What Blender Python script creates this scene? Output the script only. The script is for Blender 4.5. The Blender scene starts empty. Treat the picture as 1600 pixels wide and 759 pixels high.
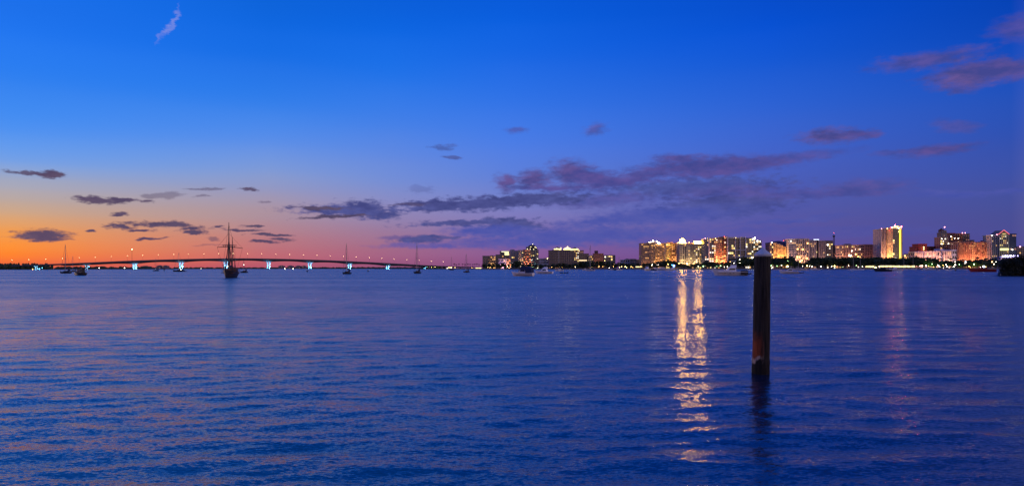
import bpy, math, random
import numpy as np
from mathutils import Vector, Matrix
R = math.radians
random.seed(7)
S = bpy.context.scene
COL = S.collection
F = 1100.0          # focal length in photo pixels
H = 2.4             # eye height above the water
def hor(px): return 418.8 - (px-800)*0.00127
def wx(px, Y): return (px-800)/F*Y
def wz(px, py, Y): return H + (hor(px)-py)/F*Y
def lin(c):
    return tuple(((v/255)/12.92 if v/255 <= 0.04045 else ((v/255+0.055)/1.055)**2.4) for v in c)

# ------------------------------------------------------------------ materials
MATS = {}
def mat(name, col, rough=0.8, metal=0.0, var=0.25, scale=2.0, bump=0.0, spec=0.3, objspace=True):
    if name in MATS: return MATS[name]
    m = bpy.data.materials.new(name); m.use_nodes = True; nt = m.node_tree; N = nt.nodes; L = nt.links
    b = N['Principled BSDF']
    b.inputs['Roughness'].default_value = rough; b.inputs['Metallic'].default_value = metal
    b.inputs['Specular IOR Level'].default_value = spec
    tc = N.new('ShaderNodeTexCoord')
    no = N.new('ShaderNodeTexNoise'); no.inputs['Scale'].default_value = scale; no.inputs['Detail'].default_value = 5
    L.new(tc.outputs['Object'], no.inputs['Vector'])
    mx = N.new('ShaderNodeMix'); mx.data_type = 'RGBA'
    a = tuple(max(0, c*(1-var)) for c in col)+(1,); c2 = tuple(min(1, c*(1+var)) for c in col)+(1,)
    mx.inputs[6].default_value = a; mx.inputs[7].default_value = c2
    mr = N.new('ShaderNodeMapRange'); mr.inputs[1].default_value = .3; mr.inputs[2].default_value = .7
    L.new(no.outputs['Fac'], mr.inputs[0]); L.new(mr.outputs[0], mx.inputs[0]); L.new(mx.outputs[2], b.inputs['Base Color'])
    if bump:
        bp = N.new('ShaderNodeBump'); bp.inputs['Strength'].default_value = bump; bp.inputs['Distance'].default_value = .02
        L.new(no.outputs['Fac'], bp.inputs['Height']); L.new(bp.outputs[0], b.inputs['Normal'])
    MATS[name] = m
    return m
def emit(name, col, strength, sample=False):
    if name in MATS: return MATS[name]
    m = bpy.data.materials.new(name); m.use_nodes = True; nt = m.node_tree; N = nt.nodes; L = nt.links
    b = N['Principled BSDF']; b.inputs['Base Color'].default_value = (.3, .3, .3, 1); b.inputs['Roughness'].default_value = .5
    b.inputs['Emission Color'].default_value = tuple(col)+(1,); b.inputs['Emission Strength'].default_value = strength
    # lamps and rooms are not one even tone: a little variation over the surface
    tc = N.new('ShaderNodeTexCoord'); no = N.new('ShaderNodeTexNoise'); no.inputs['Scale'].default_value = 1.3
    L.new(tc.outputs['Object'], no.inputs['Vector'])
    mr = N.new('ShaderNodeMapRange'); mr.inputs[1].default_value = .3; mr.inputs[2].default_value = .7
    mr.inputs[3].default_value = strength*.6; mr.inputs[4].default_value = strength*1.4
    L.new(no.outputs['Fac'], mr.inputs[0]); L.new(mr.outputs[0], b.inputs['Emission Strength'])
    m.cycles.emission_sampling = 'FRONT' if sample else 'NONE'
    MATS[name] = m
    return m

concrete = mat('concrete', (.38, .38, .37), .85, var=.2, scale=.3)
deckm = mat('bridge_concrete', (.07, .09, .12), .85, var=.15, scale=.2)
steel = mat('steel', (.12, .12, .13), .5, .6, var=.1)
darkmetal = mat('dark_metal', (.02, .02, .022), .5, .3, var=.1)
white = mat('white_gelcoat', (.86, .84, .82), .3, var=.04, scale=1, spec=.5)
cream = mat('cream_gelcoat', (.76, .70, .64), .35, var=.06, scale=1, spec=.5)
navy = mat('navy_canvas', (.015, .025, .07), .8, var=.2)
blackhull = mat('dark_hull', (.02, .018, .018), .45, var=.3)
redhull = mat('red_hull', (.35, .04, .03), .4, var=.15)
woodm = mat('varnished_wood', (.12, .05, .02), .5, var=.3)
spar = mat('spar_paint', (.10, .085, .07), .6, var=.2)
alu = mat('mast_aluminium', (.25, .25, .26), .45, .5, var=.1)
rope = mat('rope', (.06, .05, .045), .9, var=.2)
glass = mat('dark_glass', (.015, .018, .025), .12, var=.2, spec=.8)
rubber = mat('grey_rubber', (.10, .10, .11), .7, var=.1)
leaf = mat('foliage', (.035, .055, .022), .8, var=.55, scale=.35)
leafp = mat('palm_foliage', (.05, .07, .03), .7, var=.4, scale=.5)
mang = mat('mangrove_foliage', (.011, .016, .008), .8, var=.5, scale=.8)
bark = mat('bark', (.06, .045, .035), .95, var=.4, scale=3)
landm = mat('park_ground', (.05, .055, .035), .95, var=.5, scale=.05)
seawallm = mat('seawall_concrete', (.16, .155, .15), .9, var=.3, scale=.4)
roofm = mat('roof_membrane', (.16, .15, .15), .9, var=.2, scale=.3)

WARM = lin((255, 190, 100)); YEL = lin((255, 225, 130)); ORG = lin((255, 130, 60)); WHT = lin((255, 240, 215)); COOL = lin((200, 225, 255)); GRN = lin((190, 255, 170))
win_w = emit('lit_window_warm', WARM, 1.0); win_y = emit('lit_window_yellow', YEL, 1.5); win_o = emit('lit_window_orange', ORG, .7)
win_b = emit('lit_window_bright', WHT, 1.7); win_d = emit('lit_window_dim', lin((230, 150, 80)), .3)
win_t = emit('lit_window_teal', lin((60, 170, 180)), .5)
LITS = {'w': [win_w, win_d, win_w], 'y': [win_y, win_w, win_b], 'o': [win_o, win_d, win_w], 'b': [win_b, win_y, win_w], 'd': [win_d], 't': [win_t]}
glow = {}
def glowmat(kind):
    c, s = {'white': (WHT, 22), 'yellow': (YEL, 20), 'warm': (WARM, 16), 'cool': (COOL, 22), 'green': (GRN, 16), 'red': (lin((255, 90, 90)), 10),
            'pink': (lin((255, 150, 170)), 9), 'violet': (lin((190, 180, 255)), 20), 'bridge': (lin((255, 205, 150)), 12), 'cyan': (lin((90, 200, 255)), 10),
            'blue': (lin((90, 130, 255)), 30), 'crown': (lin((255, 184, 58)), 130), 'crown2': (lin((255, 182, 54)), 120), 'roof': (lin((255, 240, 180)), 5),
            'strip': (lin((255, 230, 20)), 1.6), 'band': (lin((255, 205, 110)), 7), 'hotred': (lin((255, 70, 85)), 200)}[kind]
    return emit('lamp_'+kind, c, s, sample=kind in ('crown', 'crown2', 'white', 'yellow', 'cool', 'violet', 'hotred', 'warm', 'green', 'cyan', 'blue'))

# ------------------------------------------------------------------ mesh builder
class MB:
    def __init__(s): s.v = []; s.f = []
    def add(s, vs, fs):
        b = len(s.v); s.v += [tuple(p) for p in vs]; s.f += [tuple(b+i for i in f) for f in fs]; return s
    def box(s, x0, x1, y0, y1, z0, z1):
        return s.add([(x0,y0,z0),(x1,y0,z0),(x1,y1,z0),(x0,y1,z0),(x0,y0,z1),(x1,y0,z1),(x1,y1,z1),(x0,y1,z1)],
                     [(0,3,2,1),(4,5,6,7),(0,1,5,4),(1,2,6,5),(2,3,7,6),(3,0,4,7)])
    def tube(s, p, q, r0, r1=None, n=8, cap=True):
        r1 = r0 if r1 is None else r1
        p = Vector(p); q = Vector(q); d = (q-p).normalized(); u = d.orthogonal().normalized(); w = d.cross(u)
        vs = []
        for c, r in ((p, r0), (q, r1)):
            for k in range(n):
                a = 2*math.pi*k/n; vs.append(c+(u*math.cos(a)+w*math.sin(a))*r)
        fs = [(k, (k+1) % n, n+(k+1) % n, n+k) for k in range(n)]
        if cap: fs += [tuple(reversed(range(n))), tuple(range(n, 2*n))]
        return s.add(vs, fs)
    def lathe(s, prof, c=(0,0,0), n=24, sx=1, sy=1):
        vs = []; fs = []
        for r, z in prof:
            for k in range(n):
                a = 2*math.pi*k/n; vs.append((c[0]+r*math.cos(a)*sx, c[1]+r*math.sin(a)*sy, c[2]+z))
        for j in range(len(prof)-1):
            for k in range(n):
                fs.append((j*n+k, j*n+(k+1) % n, (j+1)*n+(k+1) % n, (j+1)*n+k))
        fs.append(tuple(reversed(range(n)))); fs.append(tuple(range((len(prof)-1)*n, len(prof)*n)))
        return s.add(vs, fs)
    def ball(s, c, r, n=10, m=6, sz=1):
        prof = [(max(r*math.sin(math.pi*j/m), r*.02), -r*sz*math.cos(math.pi*j/m)) for j in range(m+1)]
        return s.lathe(prof, c, n)
    def prism(s, poly, y0, y1):   # poly in xz
        n = len(poly)
        vs = [(x, y0, z) for x, z in poly]+[(x, y1, z) for x, z in poly]
        fs = [tuple(range(n)), tuple(reversed(range(n, 2*n)))]+[((k+1) % n, k, n+k, n+(k+1) % n) for k in range(n)]
        return s.add(vs, fs)
    def mesh(s, name, m, smooth=False):
        me = bpy.data.meshes.new(name); me.from_pydata(s.v, [], s.f); me.update()
        if isinstance(m, (list, tuple)):
            for x in m: me.materials.append(x)
        else: me.materials.append(m)
        if smooth: me.polygons.foreach_set('use_smooth', [True]*len(me.polygons))
        return me
    def build(s, name, m, parent=None, loc=None, smooth=False, **kw):
        return link(name, s.mesh(name, m, smooth), parent, loc, **kw)
def link(name, me, parent=None, loc=None, rz=0, **kw):
    o = bpy.data.objects.new(name, me); COL.objects.link(o)
    if loc is not None: o.location = loc
    if rz: o.rotation_euler = (0, 0, rz)
    o.parent = parent
    for k, v in kw.items(): o[k] = v
    return o
def thing(name, loc, label, cat, group=None, rz=0):
    o = bpy.data.objects.new(name, None); COL.objects.link(o); o.empty_display_size = .5
    o.location = loc; o.rotation_euler = (0, 0, rz)
    o['label'] = label; o['category'] = cat
    if group: o['group'] = group
    return o
def copy_tree(o, parent=None):
    c = o.copy(); COL.objects.link(c); c.parent = parent
    for ch in KIDS.get(o.name, []): copy_tree(ch, c)
    return c
KIDS = {}
def freeze(o):
    KIDS[o.name] = [x for x in o.children]
    for x in KIDS[o.name]: freeze(x)
def clone(proto, used, loc, rz=0, scale=None, label=None, group=None):
    o = proto if not used.get(proto.name) else copy_tree(proto)
    used[proto.name] = True
    o.location = loc; o.rotation_euler = (0, 0, rz)
    if scale: o.scale = scale
    if label: o['label'] = label
    if group: o['group'] = group
    return o
USED = {}

# ------------------------------------------------------------------ camera
cam = bpy.data.cameras.new('camera'); co = bpy.data.objects.new('camera', cam); COL.objects.link(co)
cam.sensor_width = 36; cam.lens = 36*F/1600; cam.clip_end = 60000; cam.clip_start = .1
co.location = (0, 0, H); cam.shift_y = (418.8-379.5)/1600
co.rotation_euler = (R(90), R(0.0727), 0)
S.camera = co
# roll about the viewing axis: rotate in camera space
co.rotation_euler = (Matrix.Rotation(R(90), 3, 'X') @ Matrix.Rotation(-0.00127, 3, 'Z')).to_euler()

# ------------------------------------------------------------------ sky (direction based)
SUNAZ = R(-50)
def azel(px, py):
    u = (px-800)/F; v = (hor(px)-py)/F
    az = math.atan(u); return az, math.atan(v*math.cos(az))
W = bpy.data.worlds.new('World'); S.world = W; W.use_nodes = True
nt = W.node_tree; N = nt.nodes; Lk = nt.links; N.clear()
def nd(t, **kw):
    n = N.new(t)
    for k, v in kw.items(): setattr(n, k, v)
    return n
def math_(op, a, b=None, c=None, clamp=False):
    n = nd('ShaderNodeMath', operation=op, use_clamp=clamp)
    for i, x in enumerate((a, b, c)):
        if x is None: continue
        if isinstance(x, (int, float)): n.inputs[i].default_value = x
        else: Lk.new(x, n.inputs[i])
    return n.outputs[0]
def mixc(f, a, b):
    n = nd('ShaderNodeMix', data_type='RGBA')
    for i, x in ((0, f), (6, a), (7, b)):
        if isinstance(x, (int, float)): n.inputs[i].default_value = x
        elif isinstance(x, tuple): n.inputs[i].default_value = x+(1,) if len(x) == 3 else x
        else: Lk.new(x, n.inputs[i])
    return n.outputs[2]
def maprange(x, a, b, c=0., d=1., smooth=False):
    n = nd('ShaderNodeMapRange', interpolation_type='SMOOTHSTEP' if smooth else 'LINEAR')
    Lk.new(x, n.inputs[0])
    for i, v in enumerate((a, b, c, d)): n.inputs[i+1].default_value = v
    return n.outputs[0]
tc = nd('ShaderNodeTexCoord'); sep = nd('ShaderNodeSeparateXYZ'); Lk.new(tc.outputs['Generated'], sep.inputs[0])
X, Y_, Z = sep.outputs
AZ = math_('ARCTAN2', X, Y_)
HYP = math_('SQRT', math_('ADD', math_('MULTIPLY', X, X), math_('MULTIPLY', Y_, Y_)))
EL = math_('ARCTAN2', Z, HYP)
# angular distance of this bearing from the sunset bearing
dotp = math_('DIVIDE', math_('ADD', math_('MULTIPLY', X, math.sin(SUNAZ)), math_('MULTIPLY', Y_, math.cos(SUNAZ))), math_('MAXIMUM', HYP, 1e-4))
DIST = math_('ARCCOSINE', math_('MINIMUM', math_('MAXIMUM', dotp, -.9999), .9999))
ELMAX = R(30)
T = math_('DIVIDE', EL, ELMAX, clamp=True)
COLS = [
 (20,  [(419,(222,94,66)),(405,(246,118,54)),(392,(250,136,52)),(375,(244,148,70)),(355,(230,156,94)),(335,(208,163,128)),(315,(186,165,156)),(295,(168,166,180)),(275,(148,164,200)),(252,(112,158,228)),(205,(72,144,240)),(130,(40,128,240)),(60,(22,118,240)),(5,(12,110,234))]),
 (420, [(419,(176,84,108)),(405,(190,100,112)),(388,(188,112,122)),(368,(182,124,134)),(345,(172,138,152)),(322,(166,146,166)),(298,(148,150,190)),(268,(126,152,212)),(225,(92,142,230)),(170,(54,128,234)),(100,(24,112,230)),(50,(6,104,226)),(5,(0,98,218))]),
 (610, [(419,(146,82,122)),(402,(160,96,132)),(382,(158,108,142)),(352,(148,124,166)),(320,(138,136,190)),(288,(118,140,210)),(248,(98,136,222)),(200,(70,128,230)),(130,(36,116,232)),(60,(10,104,228)),(5,(0,94,218))]),
 (800, [(419,(128,78,132)),(400,(134,88,146)),(380,(130,98,160)),(350,(128,116,180)),(315,(116,126,200)),(280,(96,126,214)),(230,(76,124,228)),(170,(52,116,230)),(100,(26,104,228)),(40,(6,96,224)),(5,(0,90,218))]),
 (1200,[(419,(98,70,138)),(395,(98,78,150)),(370,(92,82,158)),(330,(84,88,168)),(290,(76,92,182)),(240,(66,98,200)),(180,(48,98,210)),(110,(24,90,212)),(50,(4,82,212)),(5,(0,76,204))]),
 (1580,[(419,(74,68,138)),(380,(74,74,146)),(330,(70,78,152)),(280,(62,80,164)),(220,(48,80,176)),(150,(32,80,186)),(80,(14,74,188)),(5,(0,66,182))]),
]
ramps = []
for px, stops in COLS:
    cr = nd('ShaderNodeValToRGB'); cr.color_ramp.interpolation = 'CARDINAL'
    Lk.new(T, cr.inputs[0]); e = cr.color_ramp.elements
    for i, (py, c) in enumerate(stops):
        t = max(0, azel(px, py)[1]/ELMAX)
        el = e[0] if i == 0 else (e[1] if i == 1 else e.new(t))
        el.position = t; el.color = lin(c)+(1,)
    ramps.append((abs(azel(px, 400)[0]-SUNAZ), cr.outputs[0]))
# unseen sky behind the camera, brightened beyond dusk to light hulls and facades
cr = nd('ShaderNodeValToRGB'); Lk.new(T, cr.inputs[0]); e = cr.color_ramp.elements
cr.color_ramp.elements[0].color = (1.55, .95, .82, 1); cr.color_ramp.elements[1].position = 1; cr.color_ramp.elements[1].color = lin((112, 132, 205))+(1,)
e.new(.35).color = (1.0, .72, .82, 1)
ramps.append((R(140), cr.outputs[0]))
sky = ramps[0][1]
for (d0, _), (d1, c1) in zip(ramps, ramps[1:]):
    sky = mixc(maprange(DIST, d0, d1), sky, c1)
# the physical sky adds its own faint twilight on top
nsk = nd('ShaderNodeTexSky', sky_type='NISHITA'); nsk.sun_disc = False
nsk.sun_elevation = R(1.0); nsk.sun_rotation = SUNAZ
nsm = nd('ShaderNodeVectorMath', operation='SCALE'); Lk.new(nsk.outputs[0], nsm.inputs[0]); nsm.inputs['Scale'].default_value = .004
# clouds
comb = nd('ShaderNodeCombineXYZ'); Lk.new(AZ, comb.inputs[0]); Lk.new(EL, comb.inputs[1])
stretch = nd('ShaderNodeMapping'); Lk.new(comb.outputs[0], stretch.inputs[0]); stretch.inputs['Scale'].default_value = (1, 2.6, 1)
wn = nd('ShaderNodeTexNoise'); wn.inputs['Scale'].default_value = 26; wn.inputs['Detail'].default_value = 9; wn.inputs['Roughness'].default_value = .62
Lk.new(stretch.outputs[0], wn.inputs['Vector'])
v1 = nd('ShaderNodeVectorMath', operation='SUBTRACT'); Lk.new(wn.outputs['Color'], v1.inputs[0]); v1.inputs[1].default_value = (.5, .5, .5)
v2 = nd('ShaderNodeVectorMath', operation='MULTIPLY'); Lk.new(v1.outputs[0], v2.inputs[0]); v2.inputs[1].default_value = (.040, .015, 0)
v3 = nd('ShaderNodeVectorMath', operation='ADD'); Lk.new(comb.outputs[0], v3.inputs[0]); Lk.new(v2.outputs[0], v3.inputs[1])
wsep = nd('ShaderNodeSeparateXYZ'); Lk.new(v3.outputs[0], wsep.inputs[0])
WAZ, WEL = wsep.outputs[0], wsep.outputs[1]
dn = nd('ShaderNodeTexNoise'); dn.inputs['Scale'].default_value = 70; dn.inputs['Detail'].default_value = 8; dn.inputs['Roughness'].default_value = .6
Lk.new(stretch.outputs[0], dn.inputs['Vector'])
EDGE = math_('MULTIPLY', math_('SUBTRACT', dn.outputs['Fac'], .53), 2.2)
EDGE2 = math_('MULTIPLY', EDGE, .55)
TONE = maprange(wn.outputs['Fac'], .36, .62)
CC = {'D': mixc(TONE, lin((90, 76, 106)), lin((68, 60, 98))), 'M': mixc(TONE, lin((80, 86, 152)), lin((60, 66, 128))),
      'P': mixc(TONE, lin((102, 84, 150)), lin((68, 70, 138))), 'B': mixc(TONE, lin((80, 88, 170)), lin((66, 80, 168))),
      'K': mixc(TONE, lin((92, 80, 152)), lin((64, 70, 144))), 'L': mixc(TONE, lin((120, 140, 225)), lin((150, 150, 220)))}
CL = [ # px, py, rx, ry, tilt, tone, opacity
 (1000,302,170,15,2,'B',.40),(1100,330,150,20,2,'B',.45),(900,368,150,15,1,'B',.75),(780,380,120,8,0,'B',.55),
 (1090,292,120,12,3,'M',.55),(1150,302,90,12,2,'K',.55),(1130,322,90,14,3,'M',.6),(1040,336,115,10,4,'B',.75),(935,346,60,6,4,'B',.6),(930,314,80,9,3,'K',.55),
 (760,318,125,9,3,'M',.95),(690,322,52,8,2,'M',.95),(840,311,65,8,2,'M',.85),(855,294,60,4,-1,'K',.8),
 (735,347,85,4,2,'M',.8),(800,350,45,8,-3,'M',.8),(770,360,65,8,0,'B',.8),(690,370,26,2.5,2,'M',.7),(655,374,34,4.5,1,'M',.8),(655,383,60,4,0,'B',.5),
 (790,285,17,11,-8,'P',.95),(834,280,26,12,4,'P',.95),(893,270,32,17,-6,'P',.95),(925,278,35,13,-10,'K',.9),(965,284,70,8,5,'K',.9),(1010,272,60,7,6,'K',.7),
 (1085,260,95,8,3,'K',.85),(1060,248,38,7,2,'K',.8),(1120,268,80,8,6,'K',.8),(1160,254,80,10,2,'K',.7),(1235,246,85,7,7,'K',.55),
 (1300,212,50,10,4,'P',.8),(1345,208,26,5,0,'K',.8),(1465,235,56,7,6,'K',.85),(1450,94,75,11,8,'P',.65),(1515,118,62,17,8,'P',.9),(1570,108,60,14,2,'K',.9),(1505,135,30,8,0,'P',.4),(1592,42,40,17,10,'P',.5),
 (1495,197,38,8,-5,'P',.4),(1350,292,60,11,4,'P',.5),(1290,303,90,6,2,'K',.5),(1480,303,60,5,0,'B',.75),(1585,300,50,4,4,'B',.6),(1235,345,75,4,5,'B',.6),(1100,364,120,7,2,'B',.35),(1320,362,150,8,0,'B',.3),(1390,238,30,4,3,'K',.45),
 (695,230,15,4,0,'M',.45),(707,247,11,3,-4,'M',.6),(655,295,22,6,-2,'M',.25),(808,204,16,4.5,0,'K',.5),(930,202,18,8,5,'P',.55),
 (540,329,75,7,-2,'M',.95),(560,327,42,11,2,'M',1),(590,334,30,8,-4,'M',1),(498,326,34,3.5,-2,'D',.95),(525,339,45,2.5,2,'D',.9),
 (50,269,40,3,-2,'D',.75),(78,273,21,5,-6,'D',.9),(62,367,42,7,0,'D',1),(88,372,25,2,-5,'D',.6),(152,314,38,5,-6,'D',.95),(190,313,22,4,-2,'D',.85),
 (230,315,15,2.8,0,'D',.8),(255,306,26,5,4,'D',.4),(183,336,15,2.8,3,'D',.9),(192,353,21,5,-4,'D',1),(258,351,42,5,-2,'D',1),(222,360,19,2,0,'D',.9),(240,372,20,2.4,2,'D',.95),
 (305,358,24,4.5,2,'D',.95),(300,364,18,2,3,'D',.9),(330,372,10,4,-6,'D',.5),(345,354,8,2.4,0,'D',.8),(395,354,16,1.8,-2,'D',.9),(383,359,24,2.4,-3,'D',.8),(425,366,32,2,0,'D',.9),
 (438,373,16,3.4,-3,'D',.8),(412,378,20,2.4,-2,'D',.8),(139,361,8,2.4,-4,'D',.9),(322,294,26,2.2,0,'D',.5),(388,296,13,2.2,-3,'D',.8),(315,307,12,2,0,'D',.4),(415,314,10,2,0,'D',.4),
 (330,384,20,2,0,'D',.3),(640,320,30,2,0,'D',.5),(620,370,24,3,2,'K',.5),(267,34,22,2.6,57,'L',.6),(254,52,16,1.8,57,'L',.3),
]
for px, py, rx, ry, rot, tone, op in CL:
    if tone == 'D' and ry < 7: ry *= .8
    rx *= 1.14; ry *= 1.18; op = min(1, op*1.2)
    a, e = azel(px, py)
    rot -= math.degrees(math.atan((hor(px)-py)/F*math.cos(a)*math.sin(a)))
    sx = rx/F*math.cos(a)**(2 if rot < 40 else 1.4); sy = ry/F*math.cos(a); cr_, sr_ = math.cos(R(rot)), math.sin(R(rot))
    xx = math_('MULTIPLY_ADD', WEL, sr_/sx, math_('MULTIPLY_ADD', WAZ, cr_/sx, -(a*cr_+e*sr_)/sx))
    yy = math_('MULTIPLY_ADD', WEL, cr_/sy, math_('MULTIPLY_ADD', WAZ, -sr_/sy, -(-a*sr_+e*cr_)/sy))
    r = math_('ADD', math_('SQRT', math_('MULTIPLY_ADD', yy, yy, math_('MULTIPLY', xx, xx))), EDGE if tone in 'DM' else EDGE2)
    soft = .62 if tone in 'DM' else .85
    m_ = maprange(r, 1.0+soft*.45, 1.0-soft*.9, 0, op, True)
    sky = mixc(m_, sky, CC[tone])
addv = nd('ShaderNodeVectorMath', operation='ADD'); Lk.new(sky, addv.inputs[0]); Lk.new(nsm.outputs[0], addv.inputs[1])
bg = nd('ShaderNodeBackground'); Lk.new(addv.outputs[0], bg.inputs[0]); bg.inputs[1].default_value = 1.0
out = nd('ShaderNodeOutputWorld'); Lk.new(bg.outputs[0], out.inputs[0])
W.cycles.sampling_method = 'MANUAL'; W.cycles.sample_map_resolution = 1024
# afterglow: the sun has just gone below the horizon beyond the left edge
sl = bpy.data.lights.new('afterglow_sun', 'SUN'); sl.energy = .8; sl.color = (1, .62, .38); sl.angle = R(12)
so = bpy.data.objects.new('afterglow_sun', sl); COL.objects.link(so)
d = Vector((math.sin(R(-62)), math.cos(R(-62)), math.sin(R(3))))
so.rotation_euler = d.to_track_quat('Z', 'Y').to_euler()
S.view_settings.view_transform = 'Standard'; S.view_settings.look = 'None'; S.view_settings.exposure = 0; S.view_settings.gamma = 1
S.view_settings.use_curve_mapping = False

# ------------------------------------------------------------------ water
rng = np.random.default_rng(5)
fine = np.linspace(-R(46), R(46), 940)
coarse = np.linspace(R(46), 2*math.pi-R(46), 70)[1:-1]
az = np.concatenate([fine, coarse])
rad = np.concatenate([[.4, 1.2, 2.2, 3.0], np.geomspace(3.6, 170, 760), np.geomspace(180, 40000, 60)])
A, RR = np.meshgrid(az, rad); XX = RR*np.sin(A); YY = RR*np.cos(A)
dr = np.gradient(rad)[:, None]; sp = np.maximum(dr, RR*0+dr)
Hh = np.zeros_like(XX)
for i in range(64):
    wl = .17*(2.1/.17)**rng.random()
    th = R(90)+R(rng.normal(7, 16)); k = 2*math.pi/wl
    # gentle domain shift so the crests are short and broken
    ph = rng.random()*6.28; ph2 = rng.random()*6.28
    a_ = .0031*wl**.72
    env = .55+.45*np.sin(k*.13*(XX*math.cos(th+1.3)+YY*math.sin(th+1.3))+ph2)
    w_ = np.clip(wl/(sp*3.2)-1, 0, 1)
    Hh += w_*a_*env*np.sin(k*(XX*math.cos(th)+YY*math.sin(th))+ph)
V = np.stack([XX, YY, Hh], -1).reshape(-1, 3)
nr, na = XX.shape
idx = np.arange(nr*na).reshape(nr, na); nx = np.roll(idx, -1, 1)
Q = np.stack([idx[:-1], nx[:-1], nx[1:], idx[1:]], -1)[..., ::-1].reshape(-1, 4)
me = bpy.data.meshes.new('water'); me.vertices.add(len(V)); me.vertices.foreach_set('co', V.astype(np.float32).ravel())
me.loops.add(Q.size); me.loops.foreach_set('vertex_index', Q.astype(np.int32).ravel())
me.polygons.add(len(Q)); me.polygons.foreach_set('loop_start', np.arange(0, Q.size, 4, dtype=np.int32))
me.update(calc_edges=True); me.validate()
me.polygons.foreach_set('use_smooth', np.ones(len(me.polygons), dtype=bool))
if me.polygons[1000].normal.z < 0: me.flip_normals()
wm = bpy.data.materials.new('bay_water'); wm.use_nodes = True; nt = wm.node_tree; N = nt.nodes; Lk = nt.links
pb = N['Principled BSDF']
geo = nd('ShaderNodeNewGeometry')
def noise3(scale, detail=2, rough=.5):
    mp = nd('ShaderNodeMapping'); Lk.new(geo.outputs['Position'], mp.inputs[0]); mp.inputs['Scale'].default_value = scale
    mp.inputs['Rotation'].default_value = (0, 0, R(5))
    n = nd('ShaderNodeTexNoise'); n.inputs['Scale'].default_value = 1; n.inputs['Detail'].default_value = detail; n.inputs['Roughness'].default_value = rough
    Lk.new(mp.outputs[0], n.inputs['Vector']); return n
def centred(n, gain):
    a = nd('ShaderNodeVectorMath', operation='SUBTRACT'); Lk.new(n.outputs['Color'], a.inputs[0]); a.inputs[1].default_value = (.5, .5, .5)
    b = nd('ShaderNodeVectorMath', operation='SCALE'); Lk.new(a.outputs[0], b.inputs[0])
    if isinstance(gain, float): b.inputs['Scale'].default_value = gain
    else: Lk.new(gain, b.inputs['Scale'])
    return b.outputs[0]
ln = nd('ShaderNodeVectorMath', operation='LENGTH'); Lk.new(geo.outputs['Position'], ln.inputs[0])
FAR = maprange(ln.outputs['Value'], 15, 130, 0, 1, True)
bandn = noise3((.0035, .022, .01), 3); BAND = maprange(bandn.outputs['Fac'], .38, .62, .45, 1.25)
patch = noise3((.05, .14, .05), 2); PATCH = maprange(patch.outputs['Fac'], .35, .65, .7, 1.25)
g_rip = math_('MULTIPLY', BAND, 2.0)
g_mid = math_('MULTIPLY', math_('MULTIPLY', FAR, BAND), 1.9)
g_big = math_('MULTIPLY', math_('MULTIPLY', FAR, PATCH), .35)
def addvec(a, b):
    n = nd('ShaderNodeVectorMath', operation='ADD'); Lk.new(a, n.inputs[0]); Lk.new(b, n.inputs[1]); return n.outputs[0]
P = addvec(addvec(centred(noise3((1.5, 4.6, 1), 3, .55), .5), centred(noise3((14, 46, 1), 2, .6), g_rip)), addvec(centred(noise3((.5, 1.7, 1), 3, .6), g_mid), centred(noise3((.10, .42, 1), 2), g_big)))
fl_ = nd('ShaderNodeVectorMath', operation='MULTIPLY'); Lk.new(P, fl_.inputs[0]); fl_.inputs[1].default_value = (.34, 1.0, 0)
nn = nd('ShaderNodeVectorMath', operation='NORMALIZE'); Lk.new(addvec(geo.outputs['Normal'], fl_.outputs[0]), nn.inputs[0])
Lk.new(nn.outputs[0], pb.inputs['Normal'])
pb.inputs['Base Color'].default_value = (.002, .012, .035, 1); pb.inputs['IOR'].default_value = 2.1
Lk.new(math_('MULTIPLY_ADD', FAR, .09, maprange(BAND, .45, 1.25, .14, .20)), pb.inputs['Roughness'])
me.materials.append(wm)
wo = link('water', me, kind='structure')

# ------------------------------------------------------------------ land
SH = [(560,1500),(700,1440),(745,1360),(800,1310),(900,1230),(1000,1150),(1100,1080),(1300,1040),(1600,1000),(1900,960)]
def shore(px):
    for (a, ya), (b, yb) in zip(SH, SH[1:]):
        if px <= b: return ya+(yb-ya)*max(0, (px-a))/(b-a)
    return SH[-1][1]
LZ = 1.3
m = MB(); top = []
front = [(wx(p, y), y) for p, y in [(690, 1445)]+[q for q in SH if q[0] >= 700]]
back = [(wx(1900, 960)+900, 2600), (wx(690, 1445)-60, 2600)]
poly = front+back; n = len(poly)
m.add([(x, y, LZ) for x, y in poly]+[(x, y, -1) for x, y in poly], [tuple(range(n))]+[((k+1) % n, k, n+k, n+(k+1) % n) for k in range(n)])
m.build('ground', landm, kind='structure')
# seawall along the bayfront, a low coping standing proud of the ground
m = MB()
for (x0, y0), (x1, y1) in zip(front, front[1:]):
    m.add([(x0,y0-.4,-1),(x1,y1-.4,-1),(x1,y1-.4,LZ+.45),(x0,y0-.4,LZ+.45),(x0,y0+.6,LZ+.45),(x1,y1+.6,LZ+.45),(x1,y1+.6,LZ-.2),(x0,y0+.6,LZ-.2)],
          [(0,1,2,3),(3,2,5,4),(4,5,6,7)])
o = m.build('seawall', seawallm); o['label'] = 'low grey concrete seawall along the whole city waterfront'; o['category'] = 'seawall'

# ------------------------------------------------------------------ lamps
def spot(loc, target, col, power, ang=80, radius=1.0):
    l = bpy.data.lights.new('floodlight', 'SPOT'); l.energy = power*(.62 if loc[0] > 590 else .38); l.color = col; l.spot_size = R(ang); l.spot_blend = .6; l.shadow_soft_size = radius
    o = bpy.data.objects.new('floodlight', l); COL.objects.link(o); o.location = loc
    o.rotation_euler = (Vector(target)-Vector(loc)).to_track_quat('-Z', 'Y').to_euler(); return o

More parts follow.
